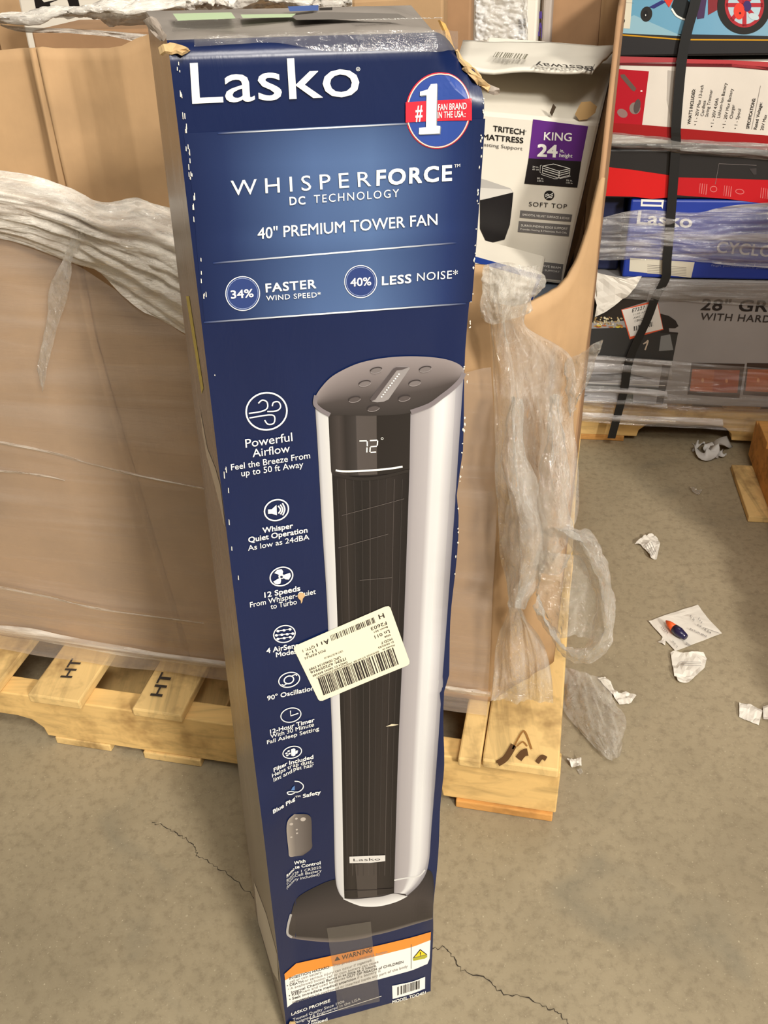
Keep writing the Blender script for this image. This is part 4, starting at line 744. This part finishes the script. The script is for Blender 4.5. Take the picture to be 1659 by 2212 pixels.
def torn(name, L, off, mat, amp, seed):
    P = fb.pos(fb.flat(L), 0); q = fb.N; P = P + q * np.array([off + amp * math.sin(k * 2.4 + seed) for k in range(len(L))])[:, None]
    bm = bmesh.new(); bm.faces.new([bm.verts.new(tuple(x)) for x in P]); bmesh.ops.triangulate(bm, faces=bm.faces[:]); bmesh.ops.subdivide_edges(bm, edges=bm.edges[:], cuts=3, use_grid_fill=True)
    for v in bm.verts: v.co += Vector(q) * (amp * .8 * fbm(v.co.x * 70, v.co.z * 70, seed))
    bm.verts.index_update(); V = [v.co[:] for v in bm.verts]; F = [tuple(v.index for v in f.verts) for f in bm.faces]; bm.free()
    solid(mk(name, V, F, mat, FC), .0016, 0)
torn('torn_flap', [(982, 36), (1004, 33), (1022, 38), (1046, 54), (1022, 68), (1012, 66), (1006, 50)], -.012, TAN, .002, 1)
torn('torn_corner', [(1010, 74), (1020, 70), (1026, 84), (1032, 100), (1036, 122), (1042, 146), (1052, 170), (1060, 182), (1050, 192), (1042, 180), (1034, 158), (1026, 140), (1014, 132), (1022, 118), (1012, 102)], .003, TORN, .003, 2)
torn('torn_corner', [(1028, 78), (1040, 84), (1048, 104), (1052, 134), (1054, 160), (1048, 166), (1042, 140), (1036, 112)], -.002, TORN, .003, 3)
torn('torn_corner', [(1050, 182), (1062, 176), (1078, 190), (1080, 200), (1066, 200), (1056, 196)], -.001, GTB, .002, 4)
torn('torn_corner', [(344, 100), (352, 90), (366, 88), (384, 92), (400, 96), (410, 105), (392, 112), (380, 106), (368, 112), (356, 106), (348, 116)], .003, TORN, .003, 5)
torn('torn_corner', [(312, 40), (324, 32), (338, 40), (350, 58), (362, 74), (354, 88), (340, 74), (326, 60)], -.006, GTB, .003, 6)
torn('torn_corner', [(617, 2206), (626, 2196), (636, 2200), (638, 2226), (618, 2226)], .004, TORN, .002, 7)
# worn white edge flecks down both front edges
p = Print(fb, .0006); r = random.Random(5); FLK = ink(222, 214, 200, .7)
for k in range(46):
    y = r.uniform(200, 1250) if k % 3 else r.uniform(200, 800); x = 1048 - (y - 200) * .0605 - r.uniform(1, 5) - (6 if 720 < y < 800 else 0); h_ = r.uniform(2, 9); p.poly([(x, y), (x + r.uniform(1, 2.6), y + h_ * .4), (x + r.uniform(-1, 1), y + h_), (x - 1.6, y + h_ * .5)], FLK, 1)
for k in range(44):
    y = r.uniform(125, 640) if k % 5 else r.uniform(600, 1300); x = 372 + (y - 110) * .1155 + r.uniform(4, 12); h_ = r.uniform(3, 16); p.poly([(x, y), (x + 1.6, y + 1), (x + .1155 * h_ + 1, y + h_), (x + .1155 * h_ - 1, y + h_ - 1)], FLK, 1)
we = p.build('worn_edges', FC, label='pale worn flecks along the edges'); we['kind'] = 'stuff'
p = Print(tfc, .003); p.strip([(372, 84), (520, 74)], [(380, 58), (520, 52)], TAPE, 1, None, 6); p.build('top_tape', FC)
p = Print(fb, .0016); p.strip([(420, 78), (520, 72), (600, 70), (700, 66), (820, 64), (985, 66)], [(420, 106), (520, 100), (600, 98), (700, 112), (820, 111), (985, 112)], TAPE, 1, 40, 8); p.build('top_edge_tape', FC, label='glossy clear tape over the top edge')
# ------------------------------------------------------------------ stack of boxed goods behind, on a second pallet
def fs2(u, v, z): return fs(u, v + .035, z)
P2 = pallet('wooden_pallet', 'yellowed pine pallet under the strapped stack of boxed goods at upper right', fs2, [(.01, .13), (.2, .29), (.36, .45), (.53, .63), (.72, .81), (.9, 1.0), (1.07, 1.21)], [(.0, .14), (.55, .66), (1.07, 1.21)])
GRP = 'boxed goods in the strapped stack'
def sbox(name, label, lo, hi, mats, v0=0.0, depth=.5, skew=0, bv=.004):
    t = thing(name, label, 'box', fs((lo[0] + hi[0]) / 2, v0 + depth / 2, lo[1]), GRP); g = Geo(); g.box(fs, (lo[0], v0, lo[1]), (hi[0], v0 + depth, hi[1])); bevel(g.mk('box_body', mats, t), bv); return t
sfc = sface(0); sfc.clip = .548
GRB = plain('grey_printed_board', (150, 146, 144), .45, .4, .06, 4)
gb = sbox('griddle_carton', 'grey griddle carton with dark photo and 28" lettering, lowest in the strapped stack', (.006, .128), (.55, .437), GRB)
p = Print(sfc); Z = Zm(3.779, 1220, 560)
p.poly(Z(60, 240, 400, 215, 690, 262, 668, 345, 460, 410, 490, 500, 150, 520, 60, 520), ink(40, 34, 30), 1); p.poly(Z(110, 570, 480, 555, 925, 598, 880, 830, 60, 780), ink(50, 50, 50), 1)
p.poly(Z(780, 442, 850, 462, 905, 500, 928, 545, 900, 562, 850, 560, 852, 590, 925, 600, 925, 610, 780, 600), ink(38, 34, 34), 2); p.poly(Z(785, 625, 860, 612, 885, 740, 768, 748), ink(128, 130, 130), 2)
r = random.Random(11)
for k in range(70): x, y = r.uniform(100, 470), r.uniform(468, 530); p.ell(Z(x, y + (x - 100) * .02), r.uniform(1.5, 3.6), r.uniform(1.2, 2.4), ink(*r.choice(((206, 192, 150), (176, 150, 104), (150, 110, 70), (222, 210, 176)))), r.uniform(0, 90), None, 2, 8)
for k in range(20): x = r.uniform(100, 470); p.ell(Z(x, 548 + r.uniform(-8, 8)), r.uniform(3, 6), 1.6, ink(*r.choice(((196, 140, 60), (170, 90, 50), (206, 186, 70)))), 5, None, 2, 8)
p.curve(Z(640, 690, 660, 680, 680, 665, 655, 740), 3, ink(196, 180, 160), 2)
p.poly(Z(60, 850, 790, 880, 770, 1180, 40, 1150), ink(168, 168, 172), 1); p.poly(Z(100, 945, 500, 925, 720, 975, 60, 1005), ink(70, 70, 74), 2); p.poly(Z(90, 1010, 830, 1050, 815, 1090, 70, 1060), ink(58, 62, 60), 2); p.poly(Z(500, 1080, 560, 1085, 555, 1165, 495, 1160), ink(54, 66, 58), 2); p.poly(Z(70, 1105, 190, 1110, 110, 1140), ink(60, 62, 62), 2); p.poly(Z(795, 865, 865, 865, 800, 1180, 745, 1175), ink(66, 62, 62), 2); p.line(Z(1, 1000, 820, 1030), 1.5, WHITE, 3); p.poly(Z(165, 350, 330, 345, 328, 405, 165, 410), ink(30, 28, 28), 2); p.text('AIR G', Z(170, 400), Z(225, 392), 6, ink(190, 186, 180), .4)
p.text('28" GRIDDLE', Z(1105, 412), Z(2150, 440), 24, ink(36, 34, 36), .9, 1.05); p.text('WITH HARDCOVER', Z(1102, 492), Z(2010, 528), 15, ink(52, 48, 48), .6, 1.1)
for x0, x1 in ((1035, 1470), (1488, 1920)):
    p.poly(Z(x0, 845, x1, 852, x1 - 45, 1132, x0 - 35, 1105), ink(66, 54, 48), 2); p.poly(Z(x0 + 5, 895, x1 - 42, 905, x1 - 62, 1090, x0 - 15, 1075), ink(176, 92, 44), 3); p.poly(Z(x0 + 185, 902, x1 - 42, 907, x1 - 62, 1090, x0 + 170, 1083), ink(156, 74, 38), 4)
    p.ell(Z(x0 + 90, 985), 3, 5, ink(214, 150, 100), 0, None, 5, 10); p.ell(Z(x0 + 285, 990), 3, 5, ink(206, 136, 90), 0, None, 5, 10)
p.build('front_print', gb)
p = Print(sfc, .0012); p.poly(Z(460, 410, 755, 330, 805, 572, 530, 652), ink(222, 92, 56), 1); p.poly(Z(467, 412, 753, 348, 800, 566, 534, 630), ink(226, 222, 214), 2)
p.text('E7327', Z(548, 432), Z(652, 405), 8, IK, .6); p.text('11:48 AM', Z(556, 458), Z(662, 432), 4, GREY); p.text('AWC', Z(560, 485), Z(620, 470), 4, IK, .3); p.text('1 BRICK', Z(570, 512), Z(650, 492), 5, IK, .2); p.bars(Z(560, 585), Z(720, 545), (-1, -10), IK, 18, 14); p.build('price_sticker', gb, label='white sticker with orange edges')
LBL = plain('bright_blue_board', (34, 58, 150), .4, .4, .05, 5)
cb_ = sbox('blue_fan_carton', 'bright blue fan carton lettered CYCLONE, above the griddle carton', (.082, .440), (.55, .610), LBL)
p = Print(sfc); Z = Zm(4.158, 1260, 280)
p.text('Lasko', Z(478, 842), Z(972, 880), 27, ink(222, 222, 220), .9); p.text('CYCLONE', Z(1190, 1100), Z(1890, 1160), 24, ink(176, 176, 184), .8, 1.05)
p.poly(Z(520, 625, 725, 630, 712, 712, 700, 692, 515, 688), WHITE, 1); p.poly(Z(535, 645, 705, 650, 700, 675, 532, 668), ink(60, 74, 160), 2)
p.poly(Z(420, 1150, 1000, 1190, 968, 1330, 412, 1270), ink(206, 200, 182), 1)
for k in range(6): p.line(Z(575, 1215 + k * 15, 695, 1222 + k * 15), 1, ink(130, 124, 116), 2); p.line(Z(760, 1228 + k * 14, 925, 1238 + k * 14), .9, ink(140, 134, 124), 2)
for k in range(5): p.line(Z(440, 960 + k * 26, 720, 975 + k * 26), 1.2, ink(110, 120, 176), 2)
p.text('high performance pivoting blower', Z(1150, 1225), Z(1900, 1262), 5, ink(120, 130, 184)); p.build('front_print', cb_)
db = sbox('dark_navy_carton', 'dark navy carton at the left end of the blue fan carton', (.022, .440), (.076, .605), plain('dark_navy_board', (26, 32, 66), .45), v0=.05)
rb = sbox('black_red_carton', 'black and red tool carton between blue fan carton and white trimmer carton', (.022, .613), (.55, .712), plain('black_board', (34, 32, 32), .4), v0=.0)
p = Print(sfc); RD = ink(206, 24, 26)
p.poly(Z(215, 335, 440, 360, 790, 412, 780, 470, 770, 608, 620, 622, 450, 602, 190, 595), RD, 1); p.poly(Z(850, 428, 1300, 440, 2600, 480, 2600, 700, 1659, 668, 1300, 622, 840, 588), ink(186, 20, 30), 1)
GL_ = ink(210, 120, 118)
for x, y in ((1050, 480), (1270, 500), (1600, 520)):
    for k in range(4): p.line(Z(x + k * 20, y + k * 3, x - 10 + k * 20, y + 92 + k * 4), 1.6 if k % 2 else 1, GL_, 2)
p.ell(Z(1170, 533), 7, 6, GL_, 0, 1.4, 2, 20); p.ell(Z(1405, 556), 9, 5, GL_, 8, 1.4, 2, 20)
p.line(Z(1185, 490, 1218, 305, 1555, 320), 1, ink(120, 112, 110), 2); p.poly(Z(1490, 350, 1555, 345, 1555, 400, 1530, 405), ink(60, 56, 56), 2); p.build('front_print', rb)
tb_ = sbox('trimmer_carton', 'white and red trimmer carton with sideways specification text', (.026, .722), (.55, .874), plain('trimmer_white_board', (216, 208, 196), .45, .4, .03))
p = Print(sfc); Z = Zm(4.621, 1300, 0)
p.poly(Z(60, 560, 750, 575, 740, 622, 60, 628), ink(168, 66, 70), 1); p.poly(Z(830, 588, 1300, 600, 2600, 668, 2600, 760, 1659, 692, 820, 628), ink(178, 60, 64), 1); p.poly(Z(60, 628, 1300, 636, 2600, 755, 2600, 770, 1659, 702, 1300, 672, 60, 650), ink(96, 26, 30), 1)
p.poly(Z(60, 680, 470, 712, 402, 1245, 40, 1222), ink(172, 12, 32), 1); p.poly(Z(40, 1222, 402, 1245, 705, 1270, 772, 1280, 2600, 1430, 2600, 1580, 1659, 1500, 690, 1400, 40, 1330), ink(150, 18, 20), 1)
p.poly(Z(660, 700, 752, 715, 745, 900, 705, 1265, 650, 1000), ink(182, 174, 164), 1)
p.poly(Z(185, 745, 225, 740, 345, 885, 325, 912, 300, 900, 190, 770), ink(96, 78, 70), 2); p.ell(Z(330, 1080), 12, 13, ink(130, 116, 108), 0, None, 2, 16); p.ell(Z(352, 1060), 7, 16, ink(80, 68, 66), 12, None, 3, 14); p.ell(Z(205, 1130), 12, 9, ink(140, 110, 104), 30, None, 2, 14); p.ell(Z(395, 908), 2.6, 1.6, WHITE, 0, None, 2, 8)
UU = (-1, -.12)
for t, a, b, h, bo in (("WHAT'S INCLUDED:", (885, 1242), (935, 888), 6.5, .7), ('\u2022 1 - 20V Max 13-inch', (945, 1250), (1018, 850), 6.5, 0), ('Cordless', (1015, 1160), (1040, 1005), 6.5, 0), ('String Trimmer', (1060, 1165), (1108, 895), 6.5, 0), ('\u2022 1 - 20V 4.0Ah', (1110, 1268), (1168, 980), 6.5, 0), ('Lithium-Ion Battery', (1180, 1175), (1250, 828), 6.5, 0), ('\u2022 1 - 20V Max Battery', (1228, 1278), (1312, 885), 6.5, 0), ('Charger', (1305, 1185), (1328, 1045), 6.5, 0), ('\u2022 1 - Spool', (1345, 1288), (1390, 1088), 6.5, 0), ('SPECIFICATIONS:', (1470, 1285), (1535, 980), 6.5, .7), ('Rated Voltage:', (1545, 1292), (1602, 1025), 6.5, .5), ('20V Max', (1612, 1300), (1650, 1145), 6.5, .1)):
    p.text(t, Z(*a), Z(*b), h, K, bo, up=UU)
p.line(Z(1495, 1290, 1585, 855), 1, ink(150, 144, 138), 2); p.build('front_print', tb_)
kb = sbox('bicycle_carton', 'light blue childs bicycle carton with a wheel picture, top of the strapped stack', (.010, .884), (.55, 1.26), plain('black_carton_board', (22, 20, 22), .5))
p = Print(sfc); SKY = gradu('sky_blue', [(0, (96, 152, 178)), (.4, (112, 162, 190)), (1, (150, 178, 190))])
p.strip(Z(60, -300, 60, -60, 60, 325), Z(2600, -300, 2600, -60, 2600, 378), SKY, 1, None, 8); p.line(Z(40, 335, 800, 395, 1659, 400, 2600, 430), 3, ink(200, 146, 30), 2); p.poly(Z(60, 285, 320, 150, 800, 360, 60, 325), ink(140, 178, 192), 2)
p.poly(Z(-60, -300, 330, -300, 280, 285, -60, 270), ink(214, 206, 184), 3); p.line(Z(100, 15, 315, 30), .6, GREY, 4); p.text('9313', Z(60, 165), Z(222, 168), 11, IK, .1, L=4); p.text('9189', Z(100, 238), Z(228, 240), 11, IK, .1, L=4)
TY = ink(38, 36, 34)
p.ell(Z(445, 140), 12.5, 16.5, TY, 8, None, 4, 24); p.ell(Z(437, 140), 5, 8, ink(24, 24, 26), 8, None, 5, 16); p.ell(Z(437, 150), 1, 2, WHITE, 0, None, 6, 8); p.poly(Z(470, 70, 600, 0, 640, 20, 520, 85), ink(44, 46, 110), 4); p.poly(Z(600, -30, 720, -20, 670, 75), ink(216, 62, 46), 4)
p.poly(Z(695, 60, 720, -10, 850, -10, 950, 120, 900, 185, 800, 195, 740, 150), ink(34, 38, 40), 5); p.curve(Z(697, 85, 740, 150, 800, 185, 830, 195), 4, WHITE, 6); p.curve(Z(900, 175, 945, 140), 4, ink(220, 200, 186), 6, 4); p.poly(Z(940, -40, 1050, -40, 1020, 180, 950, 190), ink(72, 50, 84), 4); p.poly(Z(1060, -40, 1170, -40, 1150, 100, 1060, 150), ink(130, 44, 50), 4)
p.ell(Z(1418, 60), 58, 61, TY, 0, None, 4, 60); p.ell(Z(1422, 50), 39, 45, ink(176, 200, 208), 0, None, 5, 40); p.ell(Z(1422, 50), 39, 45, ink(170, 44, 52), 0, 7, 6, 40)
for a in range(0, 360, 45): c0 = Z(1422, 50); p.line([c0, (c0[0] + 40 * math.cos(math.radians(a)), c0[1] + 46 * math.sin(math.radians(a)))], 9, ink(176, 42, 52), 6)
p.ell(Z(1370, 110), 12, 18, ink(226, 66, 48), 0, None, 7, 20); p.ell(Z(1450, 60), 9, 12, ink(64, 46, 100), 0, None, 7, 16); p.ell(Z(1378, 130), 2.5, 2.5, ink(90, 20, 24), 0, None, 8, 10); p.ell(Z(1515, 165), 12, 7, ink(190, 206, 210), 20, None, 7, 16)
p.build('front_print', kb)
# strap
st = bpy.data.objects.new('tmp', None); bpy.data.objects.remove(st)
def sp(px, off=.006): return sfc.pos(sfc.uv([px]), off)[0]
L = [(1512, -80), (1501, 0), (1482, 70), (1470, 140), (1459, 270), (1459, 310), (1450, 440), (1440, 560), (1437, 598), (1415, 640), (1396, 690), (1360, 770), (1347, 840), (1330, 905), (1320, 942)]
Lo = [.006] * 5 + [.004] * 6 + [.006] * 4; V = []
C = smooth_rows(np.array([sp(q, o + .004) for q, o in zip(L, Lo)]), 70); wv = s1 * .0095
for c in C: V += [c - wv, c + wv]
V = np.array(V); tag(solid(mk('packing_strap', V, [(2 * i, 2 * i + 1, 2 * i + 3, 2 * i + 2) for i in range(69)], plain('black_strap', (18, 18, 18), .45)), .0015), 'black plastic strap running down the front of the strapped stack', 'strap')
# film round the stack
SW = thing('stretch_wrap', 'clear stretch film bands round the strapped stack at upper right', 'plastic film', fs(.4, -.01, .1))
F_ST = film('stack_film', .16, .60, (.7, 1, 12), 6, (206, 202, 200), .8, .12, .25, .46, .72); F_ST2 = film('thin_film', .10, .22, (.7, 1, 10), 5, (206, 202, 200), .8, .15, .2)
def srow(L, off): return np.array([sp(q, off) for q in L])
sheet('film_band', [srow([(1312, 285), (1400, 292), (1500, 300), (1700, 312), (1850, 322)], .004), srow([(1310, 305), (1400, 310), (1500, 320), (1700, 332), (1850, 340)], .022), srow([(1312, 318), (1400, 324), (1500, 332), (1700, 345), (1850, 352)], .006)], 80, 14, film('rolled_film', .30, .5, (.5, 1, 14), 6, (150, 146, 140), .8, .14, .2), SW, .002, 5, 3, 40, rid=.003)
sheet('film_band', [srow([(1296, 470), (1380, 452), (1500, 458), (1600, 440), (1850, 425)], .005), srow([(1290, 510), (1380, 505), (1500, 515), (1600, 510), (1850, 520)], .014), srow([(1284, 560), (1380, 560), (1500, 562), (1600, 572), (1850, 585)], .006)], 110, 50, F_ST, SW, .004, 4, 8, 43, rid=.006, shear=1.5)
sheet('film_band', [srow([(1268, 596), (1380, 596), (1500, 606), (1700, 612)], .007), srow([(1266, 620), (1380, 622), (1500, 632), (1700, 640)], .012), srow([(1264, 642), (1380, 645), (1500, 650), (1700, 662)], .007)], 70, 16, film('grey_roll', .30, .3, (.5, 1, 12), 6, (150, 146, 142), .8, .16, .2), SW, .003, 4, 4, 46, rid=.003)
sheet('film_band', [srow([(1240, 762), (1350, 770), (1450, 778), (1600, 790), (1850, 810)], .004), srow([(1236, 830), (1350, 840), (1450, 850), (1600, 862), (1850, 880)], .007), srow([(1230, 905), (1350, 915), (1450, 920), (1600, 930), (1850, 950)], .006)], 100, 70, F_ST2, SW, .002, 3, 12, 49, rid=.003)
for k, (y0, y1, xr) in enumerate(((768, 776, 1450), (782, 802, 1450), (832, 846, 1440), (858, 870, 1440), (890, 908, 1560))):
    sheet('film_fold', [srow([(1248 - k * 3, y0 - 4), (1330, y0), (1400, y0 + 5), (xr, y0 + 10)], .009), srow([(1247 - k * 3, (y0 + y1) / 2 - 3), (1330, (y0 + y1) / 2), (1400, (y0 + y1) / 2 + 6), (xr, (y0 + y1) / 2 + 11)], .018), srow([(1246 - k * 3, y1 - 4), (1330, y1), (1400, y1 + 6), (xr, y1 + 12)], .009)], 50, 9, F_ST, SW, .001, 4, 2, 52 + k, rid=.002)
# torn paper slip caught in the film
def slip(name, label, cat, P3, mat, amp=.004, seed=1, n=10, text=None, group=None, thick=.0006):
    bm = bmesh.new(); vs = [bm.verts.new(tuple(q)) for q in P3]; bm.faces.new(vs); bmesh.ops.triangulate(bm, faces=bm.faces[:])
    bmesh.ops.subdivide_edges(bm, edges=bm.edges[:], cuts=4, use_grid_fill=True); bmesh.ops.triangulate(bm, faces=bm.faces[:]); nn = Vector(np.cross(np.array(P3[1]) - P3[0], np.array(P3[-1]) - P3[0])).normalized()
    if nn.z < 0 and abs(nn.z) > .5: nn = -nn
    for v in bm.verts: v.co += nn * (amp * abs(fbm(v.co.x * 30, v.co.y * 30 + v.co.z * 30, seed)) * 1.6)
    V = [v.co[:] for v in bm.verts]; F = [tuple(v.index for v in f.verts) for f in (bm.verts.index_update(), bm.faces)[1]]; bm.free()
    c = np.array(P3).mean(0); c[2] = np.array(P3)[:, 2].min(); t = thing(name, label, cat, c, group); solid(mk('sheet', V, F, mat, t), thick, 0); return t
PAPER = plain('paper', (222, 216, 204), .7, .3, .03, 20); PINK = ink(150, 146, 142, .7)
slip('torn_paper', 'torn white paper slip caught in the film beside the griddle carton', 'paper', srow([(1268, 566), (1284, 566), (1290, 582), (1345, 594), (1384, 588), (1372, 610), (1352, 634), (1312, 640), (1302, 655), (1308, 664), (1284, 676), (1288, 650), (1280, 622), (1287, 608), (1266, 616)], .026), PAPER, .006, 4)
# third pallet at the right edge, below goods standing out of the frame
def fr3(u, v, z): return np.array([.668, .74, 0]) + s1 * u + s2 * v + ez * z
P3_ = thing('wooden_pallet', 'dark pallet whose end shows at the right edge of the photo', 'pallet', fr3(.3, .55, 0))
for a in (.035, .55): g = Geo(); g.box(fr3, (a, .0, .016), (a + .04, 1.13, .11)); bevel(g.mk('stringer', OLDP, P3_), .002)
for a in (0, .45, .86): g = Geo(); g.box(fr3, (-.005 if a < .8 else -.012, a, .0005), (.62, a + (.14 if a < .8 else .22), .0155)); bevel(g.mk('bottom_board', PINE, P3_), .002)
for k in range(8): g = Geo(); g.box(fr3, (.03, .005 + k * .141, .1105), (.62, .105 + k * .141, .128)); bevel(g.mk('deck_board', OLDP, P3_), .002)
t3 = thing('unseen_brown_carton', 'unseen brown carton added on the dark pallet just outside the right edge to shade the aisle', 'box', fr3(.35, .55, .129)); g = Geo(); g.box(fr3, (.17, .33, .129), (.62, 1.10, .80)); bevel(g.mk('box_body', KRAFT2, t3), .004)  # out of view, added and sized to cast shade on the aisle floor
# ------------------------------------------------------------------ litter on the floor
def fpoly(L, z=.002): return [onz([q], z)[0] for q in L]
Z = Zm(2.7654, 1220, 900); GRL_ = 'paper scraps on the floor'
slip('paper_card', 'white printed card lying flat under an orange and dark blue cap', 'paper', fpoly(Z(500, 1225, 590, 1190, 795, 1126, 850, 1200, 938, 1296, 660, 1402)), PAPER, .002, 2, group=GRL_)
cd = bpy.data.objects['paper_card']; ff_ = Face((0, 0, .0062), (1, 0, 0), (0, 1, 0)); p = Print(ff_, .0004)
for t, a, b, h in (('A1 36', (745, 1195), (770, 1225), 5), ('2 x 4', (795, 1210), (815, 1240), 5), ('BATCH 0442', (745, 1275), (845, 1320), 4), ('07 18 04', (790, 1250), (870, 1300), 4), ('SHIP', (720, 1360), (745, 1378), 5), ('UNIT 12', (640, 1345), (670, 1385), 4), ('ITEM', (575, 1265), (612, 1300), 4)): p.text(t, Z(*a), Z(*b), h, ink(110, 106, 104), .1, up=(.45, -.8))
p.line(Z(830, 1262, 925, 1296), .7, GREY); p.build('print', cd)
cp = thing('marker_cap', 'small orange and dark blue plastic cap on the white card', 'cap', onz([Z(665, 1275)], .007)[0]); q0, q1, q2 = [onz([Z(*a)], .014)[0] for a in ((605, 1220), (655, 1265), (722, 1318))]
g = Geo(); g.tube([q0, q0 * .6 + q1 * .4, q1], [.0015, .006, .008], 12, 0, 1.0); g.mk('orange_tip', plain('orange_plastic', (232, 92, 36), .4), cp, smooth=True, label='orange tip')
g = Geo(); g.tube([q1, q1 * .6 + q2 * .4, q2], [.0085, .0095, .006], 12); g.mk('blue_body', plain('dark_blue_plastic', (36, 32, 66), .25), cp, smooth=True, label='dark blue body')
slip('paper_scrap', 'crumpled label scrap directly below the white card', 'paper', fpoly(Z(630, 1412, 660, 1402, 740, 1418, 825, 1415, 848, 1445, 835, 1500, 775, 1560, 740, 1592, 672, 1590, 650, 1540)), PAPER, .006, 5, group=GRL_)
p = Print(Face((0, 0, .014), (1, 0, 0), (0, 1, 0)), .0)
for k in range(3): p.line(Z(690, 1465 + k * 10, 815, 1468 + k * 10), .9, ink(130, 126, 122), 2)
p.build('print', bpy.data.objects['paper_scrap'])
slip('paper_scrap', 'folded paper scrap alone on the aisle, above the white card', 'paper', fpoly(Z(418, 765, 470, 720, 520, 702, 555, 730, 568, 765, 548, 855, 512, 852, 490, 810, 455, 770)), PAPER, .008, 7, group=GRL_)
p = Print(Face((0, 0, .017), (1, 0, 0), (0, 1, 0)), .0)
for k in range(4): p.line(Z(475 + k * 14, 765 - k * 5, 520 + k * 8, 835 - k * 8), 1.2, ink(160, 156, 152), 2)
p.build('print', bpy.data.objects['paper_scrap.001'])
slip('paper_scrap', 'curled white paper strip by the film on the floor', 'paper', fpoly(Z(196, 1565, 240, 1556, 275, 1590, 290, 1625, 318, 1655, 365, 1650, 425, 1680, 395, 1715, 325, 1720, 290, 1670)), PAPER, .006, 9, group=GRL_)
slip('paper_scrap', 'larger paper scrap at the right edge, lower', 'paper', fpoly(Z(1040, 1715, 1110, 1720, 1180, 1760, 1158, 1845, 1095, 1820, 1042, 1795)), PAPER, .005, 11, group=GRL_)
slip('paper_scrap', 'paper scrap cut off by the right edge of the photo', 'paper', fpoly(Z(1182, 1735, 1240, 1728, 1290, 1760, 1250, 1812, 1185, 1812)), PAPER, .004, 13, group=GRL_)
slip('paper_scrap', 'tiny white paper bit at the lower left of the white card', 'paper', fpoly(Z(556, 1350, 578, 1335, 583, 1318, 604, 1335, 598, 1368, 575, 1358)), PAPER, .004, 15, group=GRL_)
slip('paper_scrap', 'crumpled white scrap beside the front corner of the pale pallet', 'paper', fpoly(Z(10, 2065, 60, 2045, 95, 2052, 100, 2085, 75, 2105, 35, 2095)), PAPER, .012, 17, group=GRL_)
slip('film_scrap', 'small glossy scrap of film below the crumpled scrap near the pallet corner', 'plastic film', fpoly(Z(70, 2110, 100, 2105, 110, 2125, 90, 2140)), F_CLEAR, .005, 19)
tr = thing('tape_tangle', 'twisted piece of white tape in the shade before the far pallet', 'tape', onz([Z(850, 200)], 0)[0])
def tape(L, zs, w, seed):
    C = smooth_rows(np.array([onz([q], z)[0] for q, z in zip(Z(*L), zs)]), 30); V = []
    for i, c in enumerate(C):
        t = C[min(i + 1, 29)] - C[max(i - 1, 0)]; t /= np.linalg.norm(t) + 1e-9; a = np.cross(t, ez); a /= np.linalg.norm(a) + 1e-9; th = .9 * math.sin(i * .35 + seed); V += [c + (a * math.cos(th) + ez * math.sin(th)) * s * w for s in (-1, 0, 1)]
    V = np.array(V); V[:, 2] = np.maximum(V[:, 2], .002); solid(mk('tape_strip', V, [(i * 3 + k, i * 3 + k + 1, i * 3 + k + 4, i * 3 + k + 3) for i in range(29) for k in (0, 1)], plain('white_tape', (206, 204, 200), .5), tr, smooth=True), .0006, 0)
tape((780, 180, 830, 225, 880, 210, 900, 170, 985, 150), (.01, .015, .02, .03, .012), .016, 1); tape((770, 185, 800, 165, 850, 170, 890, 240), (.008, .02, .02, .008), .014, 3); tape((890, 175, 930, 210, 955, 230), (.01, .015, .006), .01, 5)
slip('film_scrap', 'faint grey film scrap in the middle of the shaded aisle', 'plastic film', fpoly(Z(740, 430, 790, 440, 825, 440, 800, 468, 760, 455)), F_CLEAR, .006, 21)
